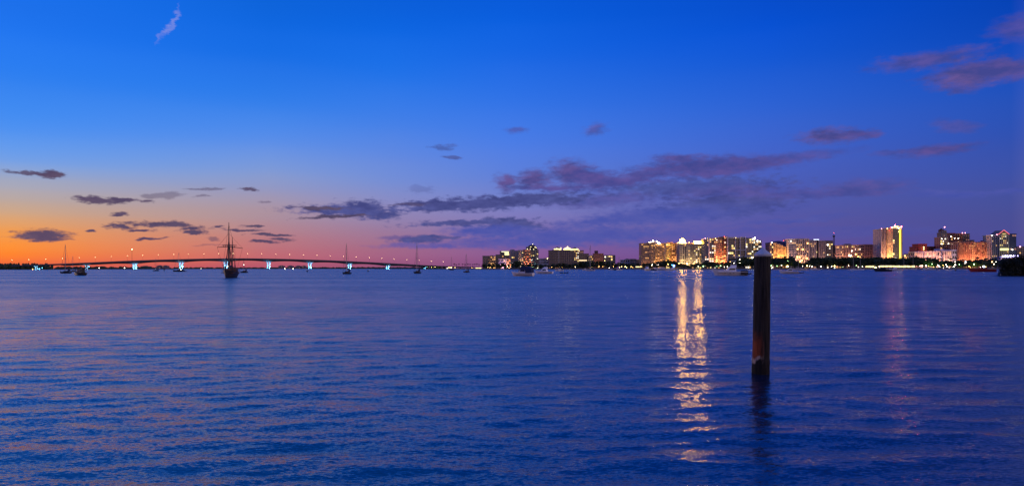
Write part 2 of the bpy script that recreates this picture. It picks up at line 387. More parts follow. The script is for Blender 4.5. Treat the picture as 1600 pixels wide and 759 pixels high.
# ------------------------------------------------------------------ buildings
MC = {}
def winmesh(w, h, d, m):
    k = (round(w, 2), round(h, 2), round(d, 2), m.name)
    if k not in MC: MC[k] = MB().box(-w/2, w/2, -d, 0.05, -h/2, h/2).mesh('window', m)
    return MC[k]
WC = {}
def wallmat(c, var=.10): return mat('wall_%d_%d_%d' % tuple(int(x*255) for x in c), c, .85, var=var, scale=.12)
def building(name, label, cat, pxc, Y):
    t = thing(name, (wx(pxc, Y), Y, LZ), label, cat); WC[t.name] = 0; return t
def block(t, px0, px1, yt, Y, D=18, wall=(.3,.27,.24), fl=10, cols=6, litp=.15, lit='w', style='grid', up=None, ybot=None, winh=.62, winw=.62, cap=.8, skip=0, trim=None, roofcol=None, seed=None):
    """one volume of building t, its front face at distance Y spanning photo columns px0..px1"""
    rnd = random.Random(int(px0*31+yt) if seed is None else seed)
    x0, x1 = wx(px0, Y), wx(px1, Y); pm = (px0+px1)/2; zt = wz(pm, yt, Y); z0 = LZ if ybot is None else wz(pm, ybot, Y)
    L0 = t.location; cx = (x0+x1)/2; w = x1-x0; h = zt-z0
    wm_ = wallmat(wall); tm = wallmat(trim) if trim else wm_
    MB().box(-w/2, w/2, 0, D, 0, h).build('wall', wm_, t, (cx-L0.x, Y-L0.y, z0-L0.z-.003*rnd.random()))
    if cap:
        r = MB().box(-w/2-.4, w/2+.4, -.4, D+.4, 0, .5); r.box(-w/2-.4, w/2+.4, -.4, 0, .5, .5+cap)
        r.box(-w/2-.4, -w/2, 0, D+.4, .5, .5+cap).box(w/2, w/2+.4, 0, D+.4, .5, .5+cap)
        r.build('roof', wallmat(roofcol) if roofcol else tm, t, (cx-L0.x, Y-L0.y, zt-L0.z))
    fh = h/fl; cw = w/cols
    rest = MB(); side = MB()
    ww, wh = cw*winw, fh*winh
    for j in range(skip, fl):
        run = 0
        for i in range(cols):
            zc = (j+.5)*fh; xc = -w/2+(i+.5)*cw
            l = rnd.random() < litp or (run and rnd.random() < .45)
            run = l
            mm = rnd.choice(LITS[lit]) if l else glass
            if WC[t.name] < 100:
                WC[t.name] += 1
                link('window', winmesh(ww, wh, .12, mm), t, (cx+xc-L0.x, Y-L0.y, z0+zc-L0.z))
            elif l: 
                link_rest.setdefault((t.name, mm.name), (t, mm, MB()))[2].box(cx+xc-ww/2-L0.x, cx+xc+ww/2-L0.x, Y-.12-L0.y, Y+.05-L0.y, z0+zc-wh/2-L0.z, z0+zc+wh/2-L0.z)
            else: rest.box(xc-ww/2, xc+ww/2, -.12, .05, zc-wh/2, zc+wh/2)
        k = max(2, int(D/5))
        for i in range(k):
            yc = (i+.5)*D/k; zc = (j+.5)*fh
            side.box(-w/2-.12, -w/2+.05, yc-1.1, yc+1.1, zc-wh/2, zc+wh/2); side.box(w/2-.05, w/2+.12, yc-1.1, yc+1.1, zc-wh/2, zc+wh/2)
    if rest.v: rest.build('window', glass, t, (cx-L0.x, Y-L0.y, z0-L0.z), kind='stuff')
    side.build('side_window', glass, t, (cx-L0.x, Y-L0.y, z0-L0.z), kind='stuff')
    if 'b' in style or style == 'balcony':
        if style == 'balcony' or 'balcony' in style:
            bm = MB().box(-w/2-.1, w/2+.1, -1.5, -.14, -.16, .16); bm.box(-w/2-.1, w/2+.1, -1.5, -1.42, .16, 1.0)
            me_ = bm.mesh('balcony', tm)
            for j in range(max(1, skip), fl): link('balcony', me_, t, (cx-L0.x, Y-L0.y, z0+j*fh-L0.z))
    if 'fin' in style:
        me_ = MB().box(-.45, .45, -1.7, -.01, 0, h+.2).mesh('pilaster', tm)
        step = 1 if cols <= 7 else 2
        for i in range(0, cols+1, step): link('pilaster', me_, t, (cx-w/2+i*cw-L0.x, Y-L0.y, z0-L0.z))
    if up:
        col, pw, nl = up
        for i in range(nl):
            fx = cx-w/2+w*(i+.5)/nl
            spot((fx, Y-9, LZ+2.5), (fx, Y, z0+h*.45), col, pw, 110, .6)
    return cx, w, z0, zt
link_rest = {}
def addpart(t, name, mb, m, x, y, z, **kw):
    L0 = t.location; return mb.build(name, m, t, (x-L0.x, y-L0.y, z-L0.z), **kw)
def rooflight(t, px, py, Y, r=1.0, kind='white', name='rooftop_light'):
    addpart(t, name, MB().ball((0, 0, 0), r*.72, 8, 5), glowmat(kind), wx(px, Y), Y, wz(px, py, Y))
def rbox(t, name, px0, px1, y0, y1, Y, D, m):
    pm = (px0+px1)/2; w = wx(px1, Y)-wx(px0, Y)
    addpart(t, name, MB().box(-w/2, w/2, 0, D, 0, wz(pm, y0, Y)-wz(pm, y1, Y)), m, wx(px0, Y)+w/2, Y, wz(pm, y1, Y))

ORGL = (1, .50, .20); YELL = (1, .72, .30); PINKL = (1, .55, .42)
# --- left cluster by the bridge landing
t = building('apartment_building', 'low dark balcony apartment block with warm lit corner, closest to the bridge', 'apartment building', 764, 1400)
block(t, 754, 763.5, 400.5, 1402, 16, (.13,.12,.13), 6, 3, .04, 'd', 'balcony')
block(t, 763.5, 774.5, 400.5, 1400, 16, (.25,.18,.12), 6, 4, .5, 'w', 'balcony', up=(ORGL, 2.2e4, 1))
rbox(t, 'rooftop_housing', 766, 771, 398.8, 400.5, 1405, 6, roofm)
t = building('apartment_building', 'dark stepped block with a bright white lit rooftop screen', 'apartment building', 785, 1430)
block(t, 774.5, 781, 398.5, 1430, 18, (.12,.11,.13), 7, 2, .06, 'd')
block(t, 781, 796.5, 393.2, 1432, 18, (.10,.10,.12), 9, 5, .1, 'w', 'balcony')
rbox(t, 'lit_screen', 788.5, 795, 392.6, 398.6, 1430, 1, emit('screen_light', lin((255,250,170)), 1.3))
rbox(t, 'lit_cornice', 783.5, 790, 392.6, 393.6, 1431, 1, emit('screen_light2', lin((255,250,200)), 1.5))
t = building('hotel_building', 'low white waterfront building washed in pink and orange light', 'hotel', 788, 1370)
block(t, 779, 792, 405.2, 1370, 14, (.5,.42,.5), 4, 5, .25, 'w', up=((.85,.45,.8), 2.6e4, 1))
block(t, 792, 798, 405, 1371, 14, (.5,.3,.22), 4, 2, .4, 'o', up=(ORGL, 3e4, 1))
rooflight(t, 798.5, 417, 1366, .9, 'white', 'wall_lamp')
t = building('office_building', 'grey blue slab with small bright windows beside the red lit tower', 'office building', 804, 1450)
block(t, 797, 804, 391, 1452, 18, (.22,.26,.36), 9, 3, .08, 'b')
block(t, 804, 813, 392.3, 1450, 18, (.16,.19,.27), 8, 4, .10, 'y', 'fin')
rbox(t, 'rooftop_housing', 799, 803, 389.6, 391, 1455, 8, roofm)
t = building('apartment_tower', 'tower with red lit balconies under a dark domed roof with lights', 'apartment tower', 826, 1400)
block(t, 809.5, 818, 391.5, 1402, 20, (.36,.32,.28), 12, 3, .2, 'y', 'balcony', up=(YELL, 1.6e4, 1))
block(t, 818, 829, 390.5, 1400, 20, (.42,.18,.12), 12, 4, .30, 'o', 'balcony', up=((1,.32,.2), 9e4, 1))
block(t, 829, 841.5, 391, 1401, 20, (.10,.12,.13), 12, 4, .12, 'y', 'balcony', up=((.3,.8,.8), 1e4, 1))
w = wx(840, 1402)-wx(823, 1402)
addpart(t, 'dome', MB().lathe([(w/2*math.cos(a), 10.5*math.sin(a)) for a in [R(k) for k in range(0, 86, 12)]], n=20, sy=.8), mat('dark_tile_roof', (.05,.04,.035), .8), wx(831.5, 1400), 1411, wz(831, 390, 1400))
for px, py in ((824, 389), (828.5, 389.2), (834, 389.5), (829.5, 385.7), (836, 385.6), (837.5, 387), (832.5, 381.2)): rooflight(t, px, py, 1399, .8, 'roof')
rbox(t, 'roof_turret', 822, 827, 385.5, 390.2, 1405, 8, roofm)
t = building('office_building', 'low pale distant block between the domed tower and dark slab', 'office building', 849, 1560)
block(t, 841, 850, 404.5, 1560, 18, (.35,.33,.38), 4, 3, .05, 'd'); block(t, 850, 857, 404, 1562, 18, (.22,.22,.28), 4, 3, .1, 'w')
rooflight(t, 855.5, 404, 1560, .8, 'yellow')
t = building('condominium_block', 'broad dark block crowned by three bright rooftop pavilions', 'apartment building', 881, 1340)
for a, b, yt in ((857.5, 864, 392), (864, 873, 391), (873, 880, 391.5), (880, 890, 391.5), (890, 897, 392)):
    block(t, a, b, yt, 1340+(a % 2), 20, (.085,.075,.085), 11, 3, .03, 'd', 'balcony', trim=(.15,.12,.13))
block(t, 897, 904.5, 391.5, 1341, 20, (.10,.08,.08), 11, 3, .4, 'b', 'balcony', trim=(.15,.12,.13))
rbox(t, 'corner_column', 872.8, 873.8, 391, 418, 1338, 1.5, wallmat((.35,.3,.28)))
pav = emit('pavilion_light', lin((255, 232, 140)), 2.2)
for a, b, yt in ((866, 877, 388.2), (881, 893, 388.5), (893.5, 904, 388.8)):
    rbox(t, 'pavilion', a, b, yt, 391.2, 1344, 10, pav)
    wv = wx(b, 1344)-wx(a, 1344)
    addpart(t, 'pavilion_roof', MB().lathe([(wv*.5, 0), (wv*.3, 1.6), (.2, 3.6)], n=4), pav if yt == 388.5 else roofm, wx((a+b)/2, 1344), 1349, wz(a, yt, 1344)+.1)
for px, py in ((870, 388.2), (876.5, 387), (887, 385.2), (884, 388), (901.5, 388.5), (905, 391.5)): rooflight(t, px, py, 1340, .8, 'roof')
for k in range(12): rooflight(t, 858+k*4.1, 416.6+.5*(k % 2), 1325, .55, 'warm' if k % 3 else 'white', 'wall_lamp')
t = building('apartment_building', 'dark brown mid rise directly behind the pavilion crowned block', 'apartment building', 912, 1420)
block(t, 904, 912, 392, 1420, 16, (.10,.08,.08), 8, 3, .06, 'd'); block(t, 912, 920, 397, 1421, 16, (.17,.11,.09), 7, 3, .12, 'w')
rbox(t, 'lit_band', 904.5, 917, 406, 407.4, 1418, 1, emit('band_light', lin((255,225,170)), 1.6))
t = building('office_building', 'narrow cream lit office block against the brick red tower', 'office building', 923.5, 1400)
block(t, 920, 927.3, 399.5, 1400, 16, (.42,.35,.24), 6, 3, .25, 'w', up=(YELL, 2.2e4, 1))
t = building('brick_tower', 'plain brick red block with a small square rooftop tower', 'office building', 935, 1380)
block(t, 928, 943, 396.8, 1380, 18, (.30,.13,.09), 7, 6, .04, 'd', 'grid', up=(ORGL, 1.6e4, 1), winw=.3, winh=.3)
rbox(t, 'rooftop_tower', 929.5, 934.5, 391.5, 396.5, 1385, 8, wallmat((.10,.05,.05)))
t = building('apartment_building', 'grey arcaded block with one lit top window beyond dark trees', 'apartment building', 952, 1390)
block(t, 944, 961, 399.3, 1390, 16, (.24,.21,.20), 5, 5, .15, 'y', 'fin')
rbox(t, 'lit_window_band', 950, 956, 399.8, 401.3, 1389, .8, win_y)
t = building('gabled_house', 'pale distant house with a peaked roof beyond the trees', 'house', 977, 1500)
block(t, 970, 984, 405.5, 1500, 14, (.34,.34,.42), 3, 4, .05, 'w', cap=0)
w = wx(985, 1500)-wx(976, 1500); addpart(t, 'gable_roof', MB().prism([(-w/2, 0), (w/2, 0), (0, 2.2)], -.5, 14), roofm, wx(980.5, 1500), 1500, wz(980, 405.4, 1500))
t = building('apartment_building', 'small grey block with one lit window before the tall brown tower', 'apartment building', 993, 1480)
block(t, 984.5, 994, 405.2, 1480, 14, (.15,.15,.18), 4, 3, .15, 'y'); block(t, 994, 1001.5, 406.3, 1481, 14, (.24,.16,.15), 4, 3, .05, 'd')
# --- brown tower
t = building('condominium_tower', 'tall brown tower with curved top and bright white rooftop lights', 'apartment tower', 1020, 1210)
block(t, 1002, 1014, 380.8, 1212, 22, (.25,.15,.11), 13, 4, .14, 'w', 'balcony', trim=(.34,.22,.17), up=(ORGL, 2.2e4, 1))
block(t, 1014, 1024, 379.2, 1210, 24, (.17,.11,.09), 13, 3, .14, 'w', 'balcony', trim=(.34,.22,.17))
block(t, 1024, 1038, 380.8, 1212, 22, (.30,.18,.10), 13, 4, .26, 'w', 'balcony', trim=(.36,.22,.14), up=((1,.55,.15), 7e4, 2))
for px, py, r in ((1014, 378.3, .6), (1017, 378, .7), (1020.3, 376.5, 1.7), (1026, 377, 1.0), (1028.5, 379.5, 1.3), (1030.5, 380, 1.1)): rooflight(t, px, py, 1209, r, 'white')
rbox(t, 'rooftop_housing', 1015, 1024, 376.5, 379, 1218, 9, roofm)
# --- yellow lit tower and the domed block
t = building('apartment_tower', 'slim tower floodlit yellow on one edge and orange on the other', 'apartment tower', 1050, 1230)
block(t, 1040.5, 1047, 380.5, 1230, 20, (.5,.38,.2), 12, 2, .2, 'y', up=((1,.62,.12), 1.6e5, 1))
block(t, 1047, 1056.5, 381.5, 1233, 18, (.22,.13,.08), 12, 4, .25, 'w', 'balcony', trim=(.3,.17,.1), up=(ORGL, 3e4, 1))
block(t, 1056.5, 1061.5, 380, 1230, 20, (.5,.28,.22), 12, 2, .2, 'o', up=((1,.4,.25), 1.3e5, 1))
for px in (1043, 1048): rbox(t, 'rooftop_housing', px, px+3.2, 378.3, 380.3, 1236, 6, wallmat((.4,.25,.15)))
t = building('domed_condominium', 'wide grey brown block with a brilliantly lit dome and lit corner crown', 'apartment building', 1078, 1180)
for i, (a, b, c, l) in enumerate(((1061.5, 1066, (.42,.30,.24), .15), (1066, 1072, (.22,.18,.17), .1), (1072, 1078, (.40,.33,.29), .1), (1078, 1084, (.16,.13,.13), .18), (1084, 1090, (.34,.28,.26), .25), (1090, 1096, (.40,.32,.24), .22))):
    block(t, a, b, 381.8, 1180+(i % 2)*2, 22, c, 13, 2, l, 'b' if l > .15 else 'w', 'fin' if i % 2 else 'balcony', trim=(.42,.36,.32), up=(YELL, 3.5e4, 1))
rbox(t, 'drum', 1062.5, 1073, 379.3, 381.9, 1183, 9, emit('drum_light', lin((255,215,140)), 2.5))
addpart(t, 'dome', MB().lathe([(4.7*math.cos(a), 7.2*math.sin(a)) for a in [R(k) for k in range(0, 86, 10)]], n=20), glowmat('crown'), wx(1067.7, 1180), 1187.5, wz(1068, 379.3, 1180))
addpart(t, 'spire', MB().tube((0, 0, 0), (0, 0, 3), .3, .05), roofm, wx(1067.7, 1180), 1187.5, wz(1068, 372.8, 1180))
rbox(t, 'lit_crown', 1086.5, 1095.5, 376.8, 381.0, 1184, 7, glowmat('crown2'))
rbox(t, 'rooftop_housing', 1076, 1085, 379.6, 381.6, 1188, 9, wallmat((.3,.16,.1)))
for px, py in ((1058.5, 379.5), (1077, 378.5), (1071, 379)): rooflight(t, px, py, 1178, .7, 'warm')
for px in (1061, 1073.5, 1084): rooflight(t, px, 411.7, 1170, 1.5, 'warm', 'wall_lamp')
t = building('stair_tower', 'narrow pale shaft with a lamp on top beside the domed block', 'tower', 1100, 1200)
block(t, 1098.3, 1101, 396.8, 1200, 6, (.4,.4,.4), 5, 1, .0, 'd'); rooflight(t, 1099.8, 396, 1199, .7, 'white')
# --- orange and glass pair
t = building('highrise_block', 'high rise with glowing orange balconies and dark blue end bay', 'apartment building', 1120, 1150)
block(t, 1101.2, 1107.5, 374.2, 1151, 22, (.06,.08,.16), 14, 2, .3, 'b', trim=(.5,.5,.55)); block(t, 1108.3, 1115.5, 372.6, 1152, 22, (.08,.08,.13), 14, 2, .35, 'b', trim=(.5,.5,.55))
rbox(t, 'white_pier', 1107.3, 1108.4, 373, 412, 1149, 2, wallmat((.55,.55,.6)))
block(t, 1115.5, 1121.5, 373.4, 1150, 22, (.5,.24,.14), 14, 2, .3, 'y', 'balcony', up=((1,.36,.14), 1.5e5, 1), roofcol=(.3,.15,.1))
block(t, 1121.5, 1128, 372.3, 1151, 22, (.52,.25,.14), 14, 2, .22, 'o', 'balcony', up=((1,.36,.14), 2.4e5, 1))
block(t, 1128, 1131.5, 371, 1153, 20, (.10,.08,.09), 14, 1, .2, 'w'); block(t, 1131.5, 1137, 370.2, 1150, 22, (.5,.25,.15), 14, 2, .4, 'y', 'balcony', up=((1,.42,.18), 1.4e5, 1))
rooflight(t, 1102, 372.2, 1149, .8, 'pink', 'warning_light'); rooflight(t, 1118, 372.4, 1149, .7, 'warm'); rooflight(t, 1132, 369.7, 1149, .6, 'red', 'warning_light')
t = building('glass_tower', 'dark glass high rise framed by thin white bands', 'apartment tower', 1155, 1140)
block(t, 1137, 1149, 371.2, 1141, 22, (.07,.07,.10), 13, 4, .13, 'y', 'grid', winw=.85, winh=.75, trim=(.5,.5,.55))
block(t, 1149, 1156.5, 372.2, 1142, 22, (.06,.06,.10), 13, 3, .08, 'b', 'grid', winw=.85, winh=.75)
block(t, 1157, 1165, 371.2, 1141, 22, (.06,.07,.12), 13, 3, .04, 'w', 'grid', winw=.85, winh=.75, trim=(.5,.5,.55))
block(t, 1165, 1174, 372.8, 1142, 22, (.06,.09,.12), 13, 3, .2, 'y', 'grid', winw=.85, winh=.75)
bandm = wallmat((.5,.5,.56))
for px in (1137, 1148.6, 1156.2, 1164.8): rbox(t, 'white_frame', px, px+.9, 371, 408, 1138.5, 1.5, bandm)
for a, b, y in ((1144, 1165, 390.2), (1144, 1174, 400.2), (1137, 1156, 371)): rbox(t, 'white_band', a, b, y, y+.8, 1137.9, 1.2, bandm)
rooflight(t, 1150, 371.5, 1139, .8, 'yellow')
t = building('apartment_tower', 'yellow lit tower with starry white roof lights behind the wooden piling', 'apartment tower', 1182, 1170)
block(t, 1174.3, 1180, 373.5, 1170, 18, (.28,.27,.2), 13, 2, .35, 'y', up=(YELL, 3.5e4, 1)); block(t, 1180, 1190, 376.5, 1172, 18, (.30,.26,.18), 12, 4, .3, 'y', 'balcony', up=(YELL, 4e4, 1))
for px, py, r in ((1171, 372, .6), (1176, 373.5, 1.0), (1179.5, 371.8, 1.5), (1183.5, 376.3, 1.1), (1188, 377, .7), (1175.5, 403, 1.6)): rooflight(t, px, py, 1167, r, 'white')
# --- ribbed orange hotel
t = building('ribbed_building', 'orange floodlit ribbed building with a curved navy blue roof', 'office building', 1216, 1120)
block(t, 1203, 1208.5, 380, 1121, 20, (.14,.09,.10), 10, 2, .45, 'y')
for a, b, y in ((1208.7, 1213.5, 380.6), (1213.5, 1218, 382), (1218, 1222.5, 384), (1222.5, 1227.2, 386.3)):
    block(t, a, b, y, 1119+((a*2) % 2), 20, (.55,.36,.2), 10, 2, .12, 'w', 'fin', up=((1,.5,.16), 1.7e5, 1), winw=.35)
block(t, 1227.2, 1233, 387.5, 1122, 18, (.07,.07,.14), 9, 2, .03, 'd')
a0, a1 = wx(1207.5, 1122), wx(1227, 1122)
addpart(t, 'curved_roof', MB().prism([(a0-a0, 0)]+[((a1-a0)*k/10, 1.2+3.8*math.sin(math.pi*(.15+.75*k/10))) for k in range(11)]+[(a1-a0, -6), ((a1-a0)*.5, -2.5)], 0, 18), mat('navy_roof', (.012,.025,.14), .5), a0, 1123.5, wz(1208, 381, 1120))
rooflight(t, 1206, 379, 1119, .9, 'white'); rooflight(t, 1224.7, 375.8, 1119, .6, 'red', 'warning_light')
# --- cream pair
t = building('condominium_block', 'broad cream block with regular windows and orange lit lower floors', 'apartment building', 1249, 1110)
block(t, 1232.5, 1243.5, 374.3, 1110, 22, (.46,.39,.38), 13, 5, .06, 'w', up=(PINKL, 4e4, 1))
block(t, 1243.5, 1263.5, 373.8, 1111, 22, (.42,.30,.25), 13, 6, .20, 'w', 'fin', trim=(.5,.42,.38), up=((1,.45,.25), 5e4, 2))
rooflight(t, 1236, 376.5, 1108, .8, 'white'); 
for px, py in ((1246.3, 389), (1254.5, 389.5), (1262, 380), (1246, 401.5), (1249.5, 401.5), (1261, 403.5), (1250, 408.3), (1253, 406.5)): rooflight(t, px, py, 1108.2, 1.0, 'warm', 'wall_lamp')
t = building('condominium_block', 'cream and dark brown block with one flat white roof light', 'apartment building', 1283, 1125)
block(t, 1264, 1274.5, 376, 1125, 20, (.42,.36,.36), 13, 4, .08, 'w', 'fin', up=(PINKL, 2.6e4, 1))
block(t, 1274.5, 1279.5, 375, 1127, 20, (.05,.05,.07), 13, 2, .05, 'b')
block(t, 1279.5, 1288.5, 376.8, 1125, 20, (.42,.33,.30), 13, 3, .04, 'w', 'fin', up=(PINKL, 2.6e4, 1))
block(t, 1288.5, 1301.5, 377, 1128, 20, (.10,.07,.07), 13, 4, .09, 'b', 'balcony', trim=(.16,.12,.12))
rbox(t, 'lit_cornice', 1272, 1280, 373.8, 374.6, 1126, 2, emit('cornice_light', lin((225,235,255)), 2.5)); rooflight(t, 1293.5, 382.5, 1126, 1.1, 'white', 'wall_lamp')
# --- communications tower
t = building('lattice_tower', 'slender dark communications mast with a small platform near its top', 'mast', 1303, 1105)
zt = wz(1303, 369, 1105)-LZ
mb = MB()
for sx in (-1, 1):
    for sy in (-1, 1): mb.tube((sx*.9, sy*.9, 0), (sx*.75, sy*.75, zt), .22, .18, 6)
for k in range(26): mb.tube((-.9 if k % 2 else .9, -.9, k*zt/26), (.9 if k % 2 else -.9, -.9, (k+1)*zt/26), .14, n=5).tube((-.9, -.9, k*zt/26), (.9, -.9, k*zt/26), .12, n=5)
addpart(t, 'shaft', mb, darkmetal, wx(1303, 1105), 1105, LZ)
addpart(t, 'platform', MB().lathe([(.9, -1.5), (2.1, 0), (2.1, .8), (1.1, 1.4)], n=10), darkmetal, wx(1303, 1105), 1105, LZ+zt)
addpart(t, 'antenna', MB().tube((0, 0, 0), (0, 0, 5), .2, .08), darkmetal, wx(1303, 1105), 1105, LZ+zt+1.4)
rooflight(t, 1303, 363.8, 1105, .45, 'red', 'warning_light')
# --- long pink block
t = building('apartment_building', 'long pinkish orange block of even height beside the dark mast', 'apartment building', 1334, 1130)
block(t, 1305, 1320, 384.3, 1131, 18, (.46,.28,.22), 9, 7, .2, 'w', up=((1,.45,.28), 6e4, 2))
block(t, 1320, 1335, 383.4, 1130, 18, (.44,.27,.22), 9, 6, .18, 'y', 'fin', up=((1,.48,.3), 3.5e4, 1))
block(t, 1335, 1350, 383.6, 1132, 18, (.36,.21,.18), 9, 6, .2, 'b', 'balcony', up=((1,.45,.28), 2.2e4, 1))
block(t, 1350, 1363, 382.8, 1131, 18, (.34,.19,.16), 9, 5, .08, 'w', 'fin', up=((1,.45,.28), 3.2e4, 1))
rbox(t, 'rooftop_housing', 1321.5, 1329.5, 380.8, 383, 1138, 8, roofm)
for px, py, r in ((1331, 392, 1.), (1327, 399, 1.2), (1329.5, 399, 1.), (1337, 397, 1.), (1341, 401, 1.)): rooflight(t, px, py, 1128.5, r, 'white' if px < 1332 else 'warm', 'wall_lamp')
t = building('low_hall', 'low pale green lit hall beside the tallest orange tower', 'hall', 1369, 1180)
block(t, 1363.5, 1370, 397.5, 1180, 14, (.4,.42,.34), 3, 3, .1, 'w', up=((.8,1,.6), 2.5e4, 1)); block(t, 1370, 1376, 400, 1180.5, 14, (.42,.42,.32), 3, 2, .3, 'y', up=(YELL, 2e4, 1))
# --- the tallest tower
t = building('tall_tower', 'tallest tower, floodlit orange, with one vertical yellow neon strip', 'tower', 1392, 1100)
block(t, 1376.5, 1383.3, 358.4, 1100, 24, (.55,.40,.33), 19, 3, .05, 'w', 'fin', trim=(.55,.4,.33), up=((1,.48,.28), 2.2e5, 1), cap=.4)
block(t, 1383.3, 1386.3, 360, 1103, 20, (.14,.09,.10), 18, 1, .05, 'd', cap=.4)
block(t, 1386.3, 1395, 356.8, 1100, 24, (.55,.36,.2), 19, 3, .04, 'w', 'grid', up=((1,.5,.18), 2.8e5, 1), winw=.4, winh=.35, cap=.4)
block(t, 1395, 1406.2, 356.6, 1101, 24, (.045,.05,.055), 18, 4, .06, 'b', 'grid', winw=.85, winh=.8, cap=.4, up=((1,.6,.3), 8e3, 1))
rbox(t, 'neon_strip', 1406.3, 1407.9, 357.5, 404, 1099, 2, glowmat('strip'))
rbox(t, 'corner_column', 1407.9, 1410, 358, 405, 1101, 20, wallmat((.3,.2,.15)))
a0 = wx(1393, 1100); a1 = wx(1408.5, 1100)
addpart(t, 'curved_parapet', MB().prism([(0, 0)]+[((a1-a0)*k/8, 1.2+2.6*math.sin(math.pi*(.08+.9*k/8))) for k in range(9)]+[(a1-a0, 0)], 0, 1.2), emit('parapet_light', lin((255,190,120)), 1.3), a0, 1098.6, wz(1400, 356.6, 1100))
for px, py, k in ((1377.5, 357.3, 'pink'), (1393.5, 355, 'hotred'), (1398.3, 352.6, 'hotred'), (1402, 354, 'warm'), (1404, 356.5, 'white'), (1408.6, 354, 'hotred'), (1386.5, 357, 'warm')): rooflight(t, px, py, 1098, .75, k, 'warning_light')
for px in (1371, 1376.5, 1380): rooflight(t, px, 404.2, 1095, .7, 'warm', 'wall_lamp')
t = building('low_hall', 'row of low flat roofs with small yellow lights right of the neon tower', 'hall', 1421, 1170)
block(t, 1411, 1419, 399.5, 1170, 12, (.28,.20,.14), 3, 4, .2, 'w', up=(YELL, 6e3, 1)); block(t, 1419, 1429, 397.5, 1171, 12, (.30,.25,.14), 3, 5, .3, 'y', up=(YELL, 1e4, 1))
for px, py in ((1414, 399.3), (1420, 397.5), (1424, 397.4), (1427.5, 400)): rooflight(t, px, py, 1168, .6, 'yellow')
# --- maroon block and pale hotel wings
t = building('maroon_building', 'stepped dark maroon office block behind the pale hotel wing', 'office building', 1446, 1160)
block(t, 1430.5, 1435, 386.2, 1161, 18, (.20,.03,.03), 7, 2, .03, 'd', winw=.4, winh=.3, up=((1,.2,.15), 1.6e4, 1))
block(t, 1435, 1448.5, 382, 1160, 18, (.26,.035,.03), 8, 5, .03, 'd', winw=.4, winh=.3, up=((1,.2,.15), 3.5e4, 1))
block(t, 1448.5, 1462, 386, 1162, 18, (.06,.015,.02), 7, 5, .02, 'd')
for y in (386, 389, 392.5): rooflight(t, 1443.5, y, 1158, .7, 'yellow', 'wall_lamp')
t = building('pale_hotel', 'low pink white hotel with two lit wings beneath the maroon block', 'hotel', 1458, 1090)
P1 = (.6,.45,.42)
block(t, 1428.5, 1440.5, 394, 1090, 16, P1, 4, 5, .25, 'o', 'fin', up=((1,.5,.38), 5e4, 2)); block(t, 1440.5, 1445, 393.5, 1093, 14, (.4,.42,.6), 4, 2, .0, 'd')
block(t, 1445, 1468, 393.5, 1090, 16, P1, 4, 8, .25, 'o', 'fin', up=((1,.5,.36), 5e4, 3)); block(t, 1468, 1475, 390, 1094, 14, (.38,.40,.6), 5, 2, .02, 'd')
block(t, 1475, 1485.5, 392.5, 1090, 16, P1, 4, 4, .35, 'w', 'fin', up=((1,.55,.36), 4e4, 2)); block(t, 1485.5, 1494, 391, 1092, 16, (.40,.38,.5), 4, 3, .04, 'd')
t = building('capped_tower', 'slender brown tower with a dark cap and pink warning light', 'tower', 1475, 1150)
block(t, 1469, 1482, 371.5, 1150, 16, (.24,.15,.12), 13, 4, .16, 'b', 'balcony', up=(ORGL, 2.5e4, 1), trim=(.3,.2,.16)); block(t, 1471, 1480, 364.5, 1152, 12, (.15,.13,.13), 3, 3, .02, 'd', ybot=371.4); block(t, 1471.8, 1479.2, 359.8, 1153, 10, (.08,.09,.14), 2, 3, .02, 'd', ybot=364.4, cap=0)
addpart(t, 'tower_cap', MB().lathe([(4.6, 0), (4.2, 1.2), (1.5, 2.6), (.3, 4.0)], n=10), mat('maroon_cap', (.09,.02,.02), .7), wx(1475.5, 1150), 1158, wz(1475, 359.8, 1150)); rooflight(t, 1476, 354.8, 1152, 1.1, 'pink', 'warning_light')
t = building('terracotta_tower', 'wide terracotta tower with two pink lights on its roof edge', 'apartment tower', 1500, 1170)
block(t, 1482.5, 1492, 365.2, 1170, 18, (.22,.10,.09), 15, 3, .15, 'b', 'balcony', roofcol=(.2,.02,.02)); block(t, 1492, 1502.5, 365.6, 1171, 18, (.36,.17,.11), 15, 3, .15, 'w', 'fin', up=(ORGL, 4e4, 1))
block(t, 1502.5, 1515, 366, 1172, 18, (.16,.13,.12), 15, 4, .05, 'd', 'balcony', up=((1,.55,.4), 6e3, 1))
block(t, 1515, 1522, 376, 1175, 12, (.14,.09,.08), 12, 2, .02, 'd')
for px in (1503.8, 1508.3): rooflight(t, px, 363.8, 1168, .8, 'pink', 'warning_light')
for px, py in ((1486, 369.5), (1491.5, 372), (1497.5, 372.5), (1471.5, 373), (1471.5, 381), (1482, 380.5)): rooflight(t, px, py, 1147, .7, 'white', 'wall_lamp')
t = building('brick_hotel', 'broad brick orange hotel with rows of glowing windows', 'hotel', 1520, 1120)
for i, (a, b, y) in enumerate(((1496, 1504, 378.8), (1504, 1513, 379.2), (1513, 1523, 378.6), (1523, 1533, 379.2), (1533, 1542.5, 378.8))):
    block(t, a, b, y, 1120+(i % 2)*1.5, 20, (.46,.19,.11), 11, 4, .42, 'o' if i % 2 else 'w', 'fin', trim=(.4,.2,.13), up=((1,.4,.2), 7e4, 1))
for a, b in ((1513.5, 1518), (1537, 1542)): rbox(t, 'rooftop_housing', a, b, 375.5, 378.6, 1130, 8, wallmat((.14,.06,.06)))
t = building('apartment_building', 'plain dull orange block joining the brick hotel and gabled tower', 'apartment building', 1552, 1130)
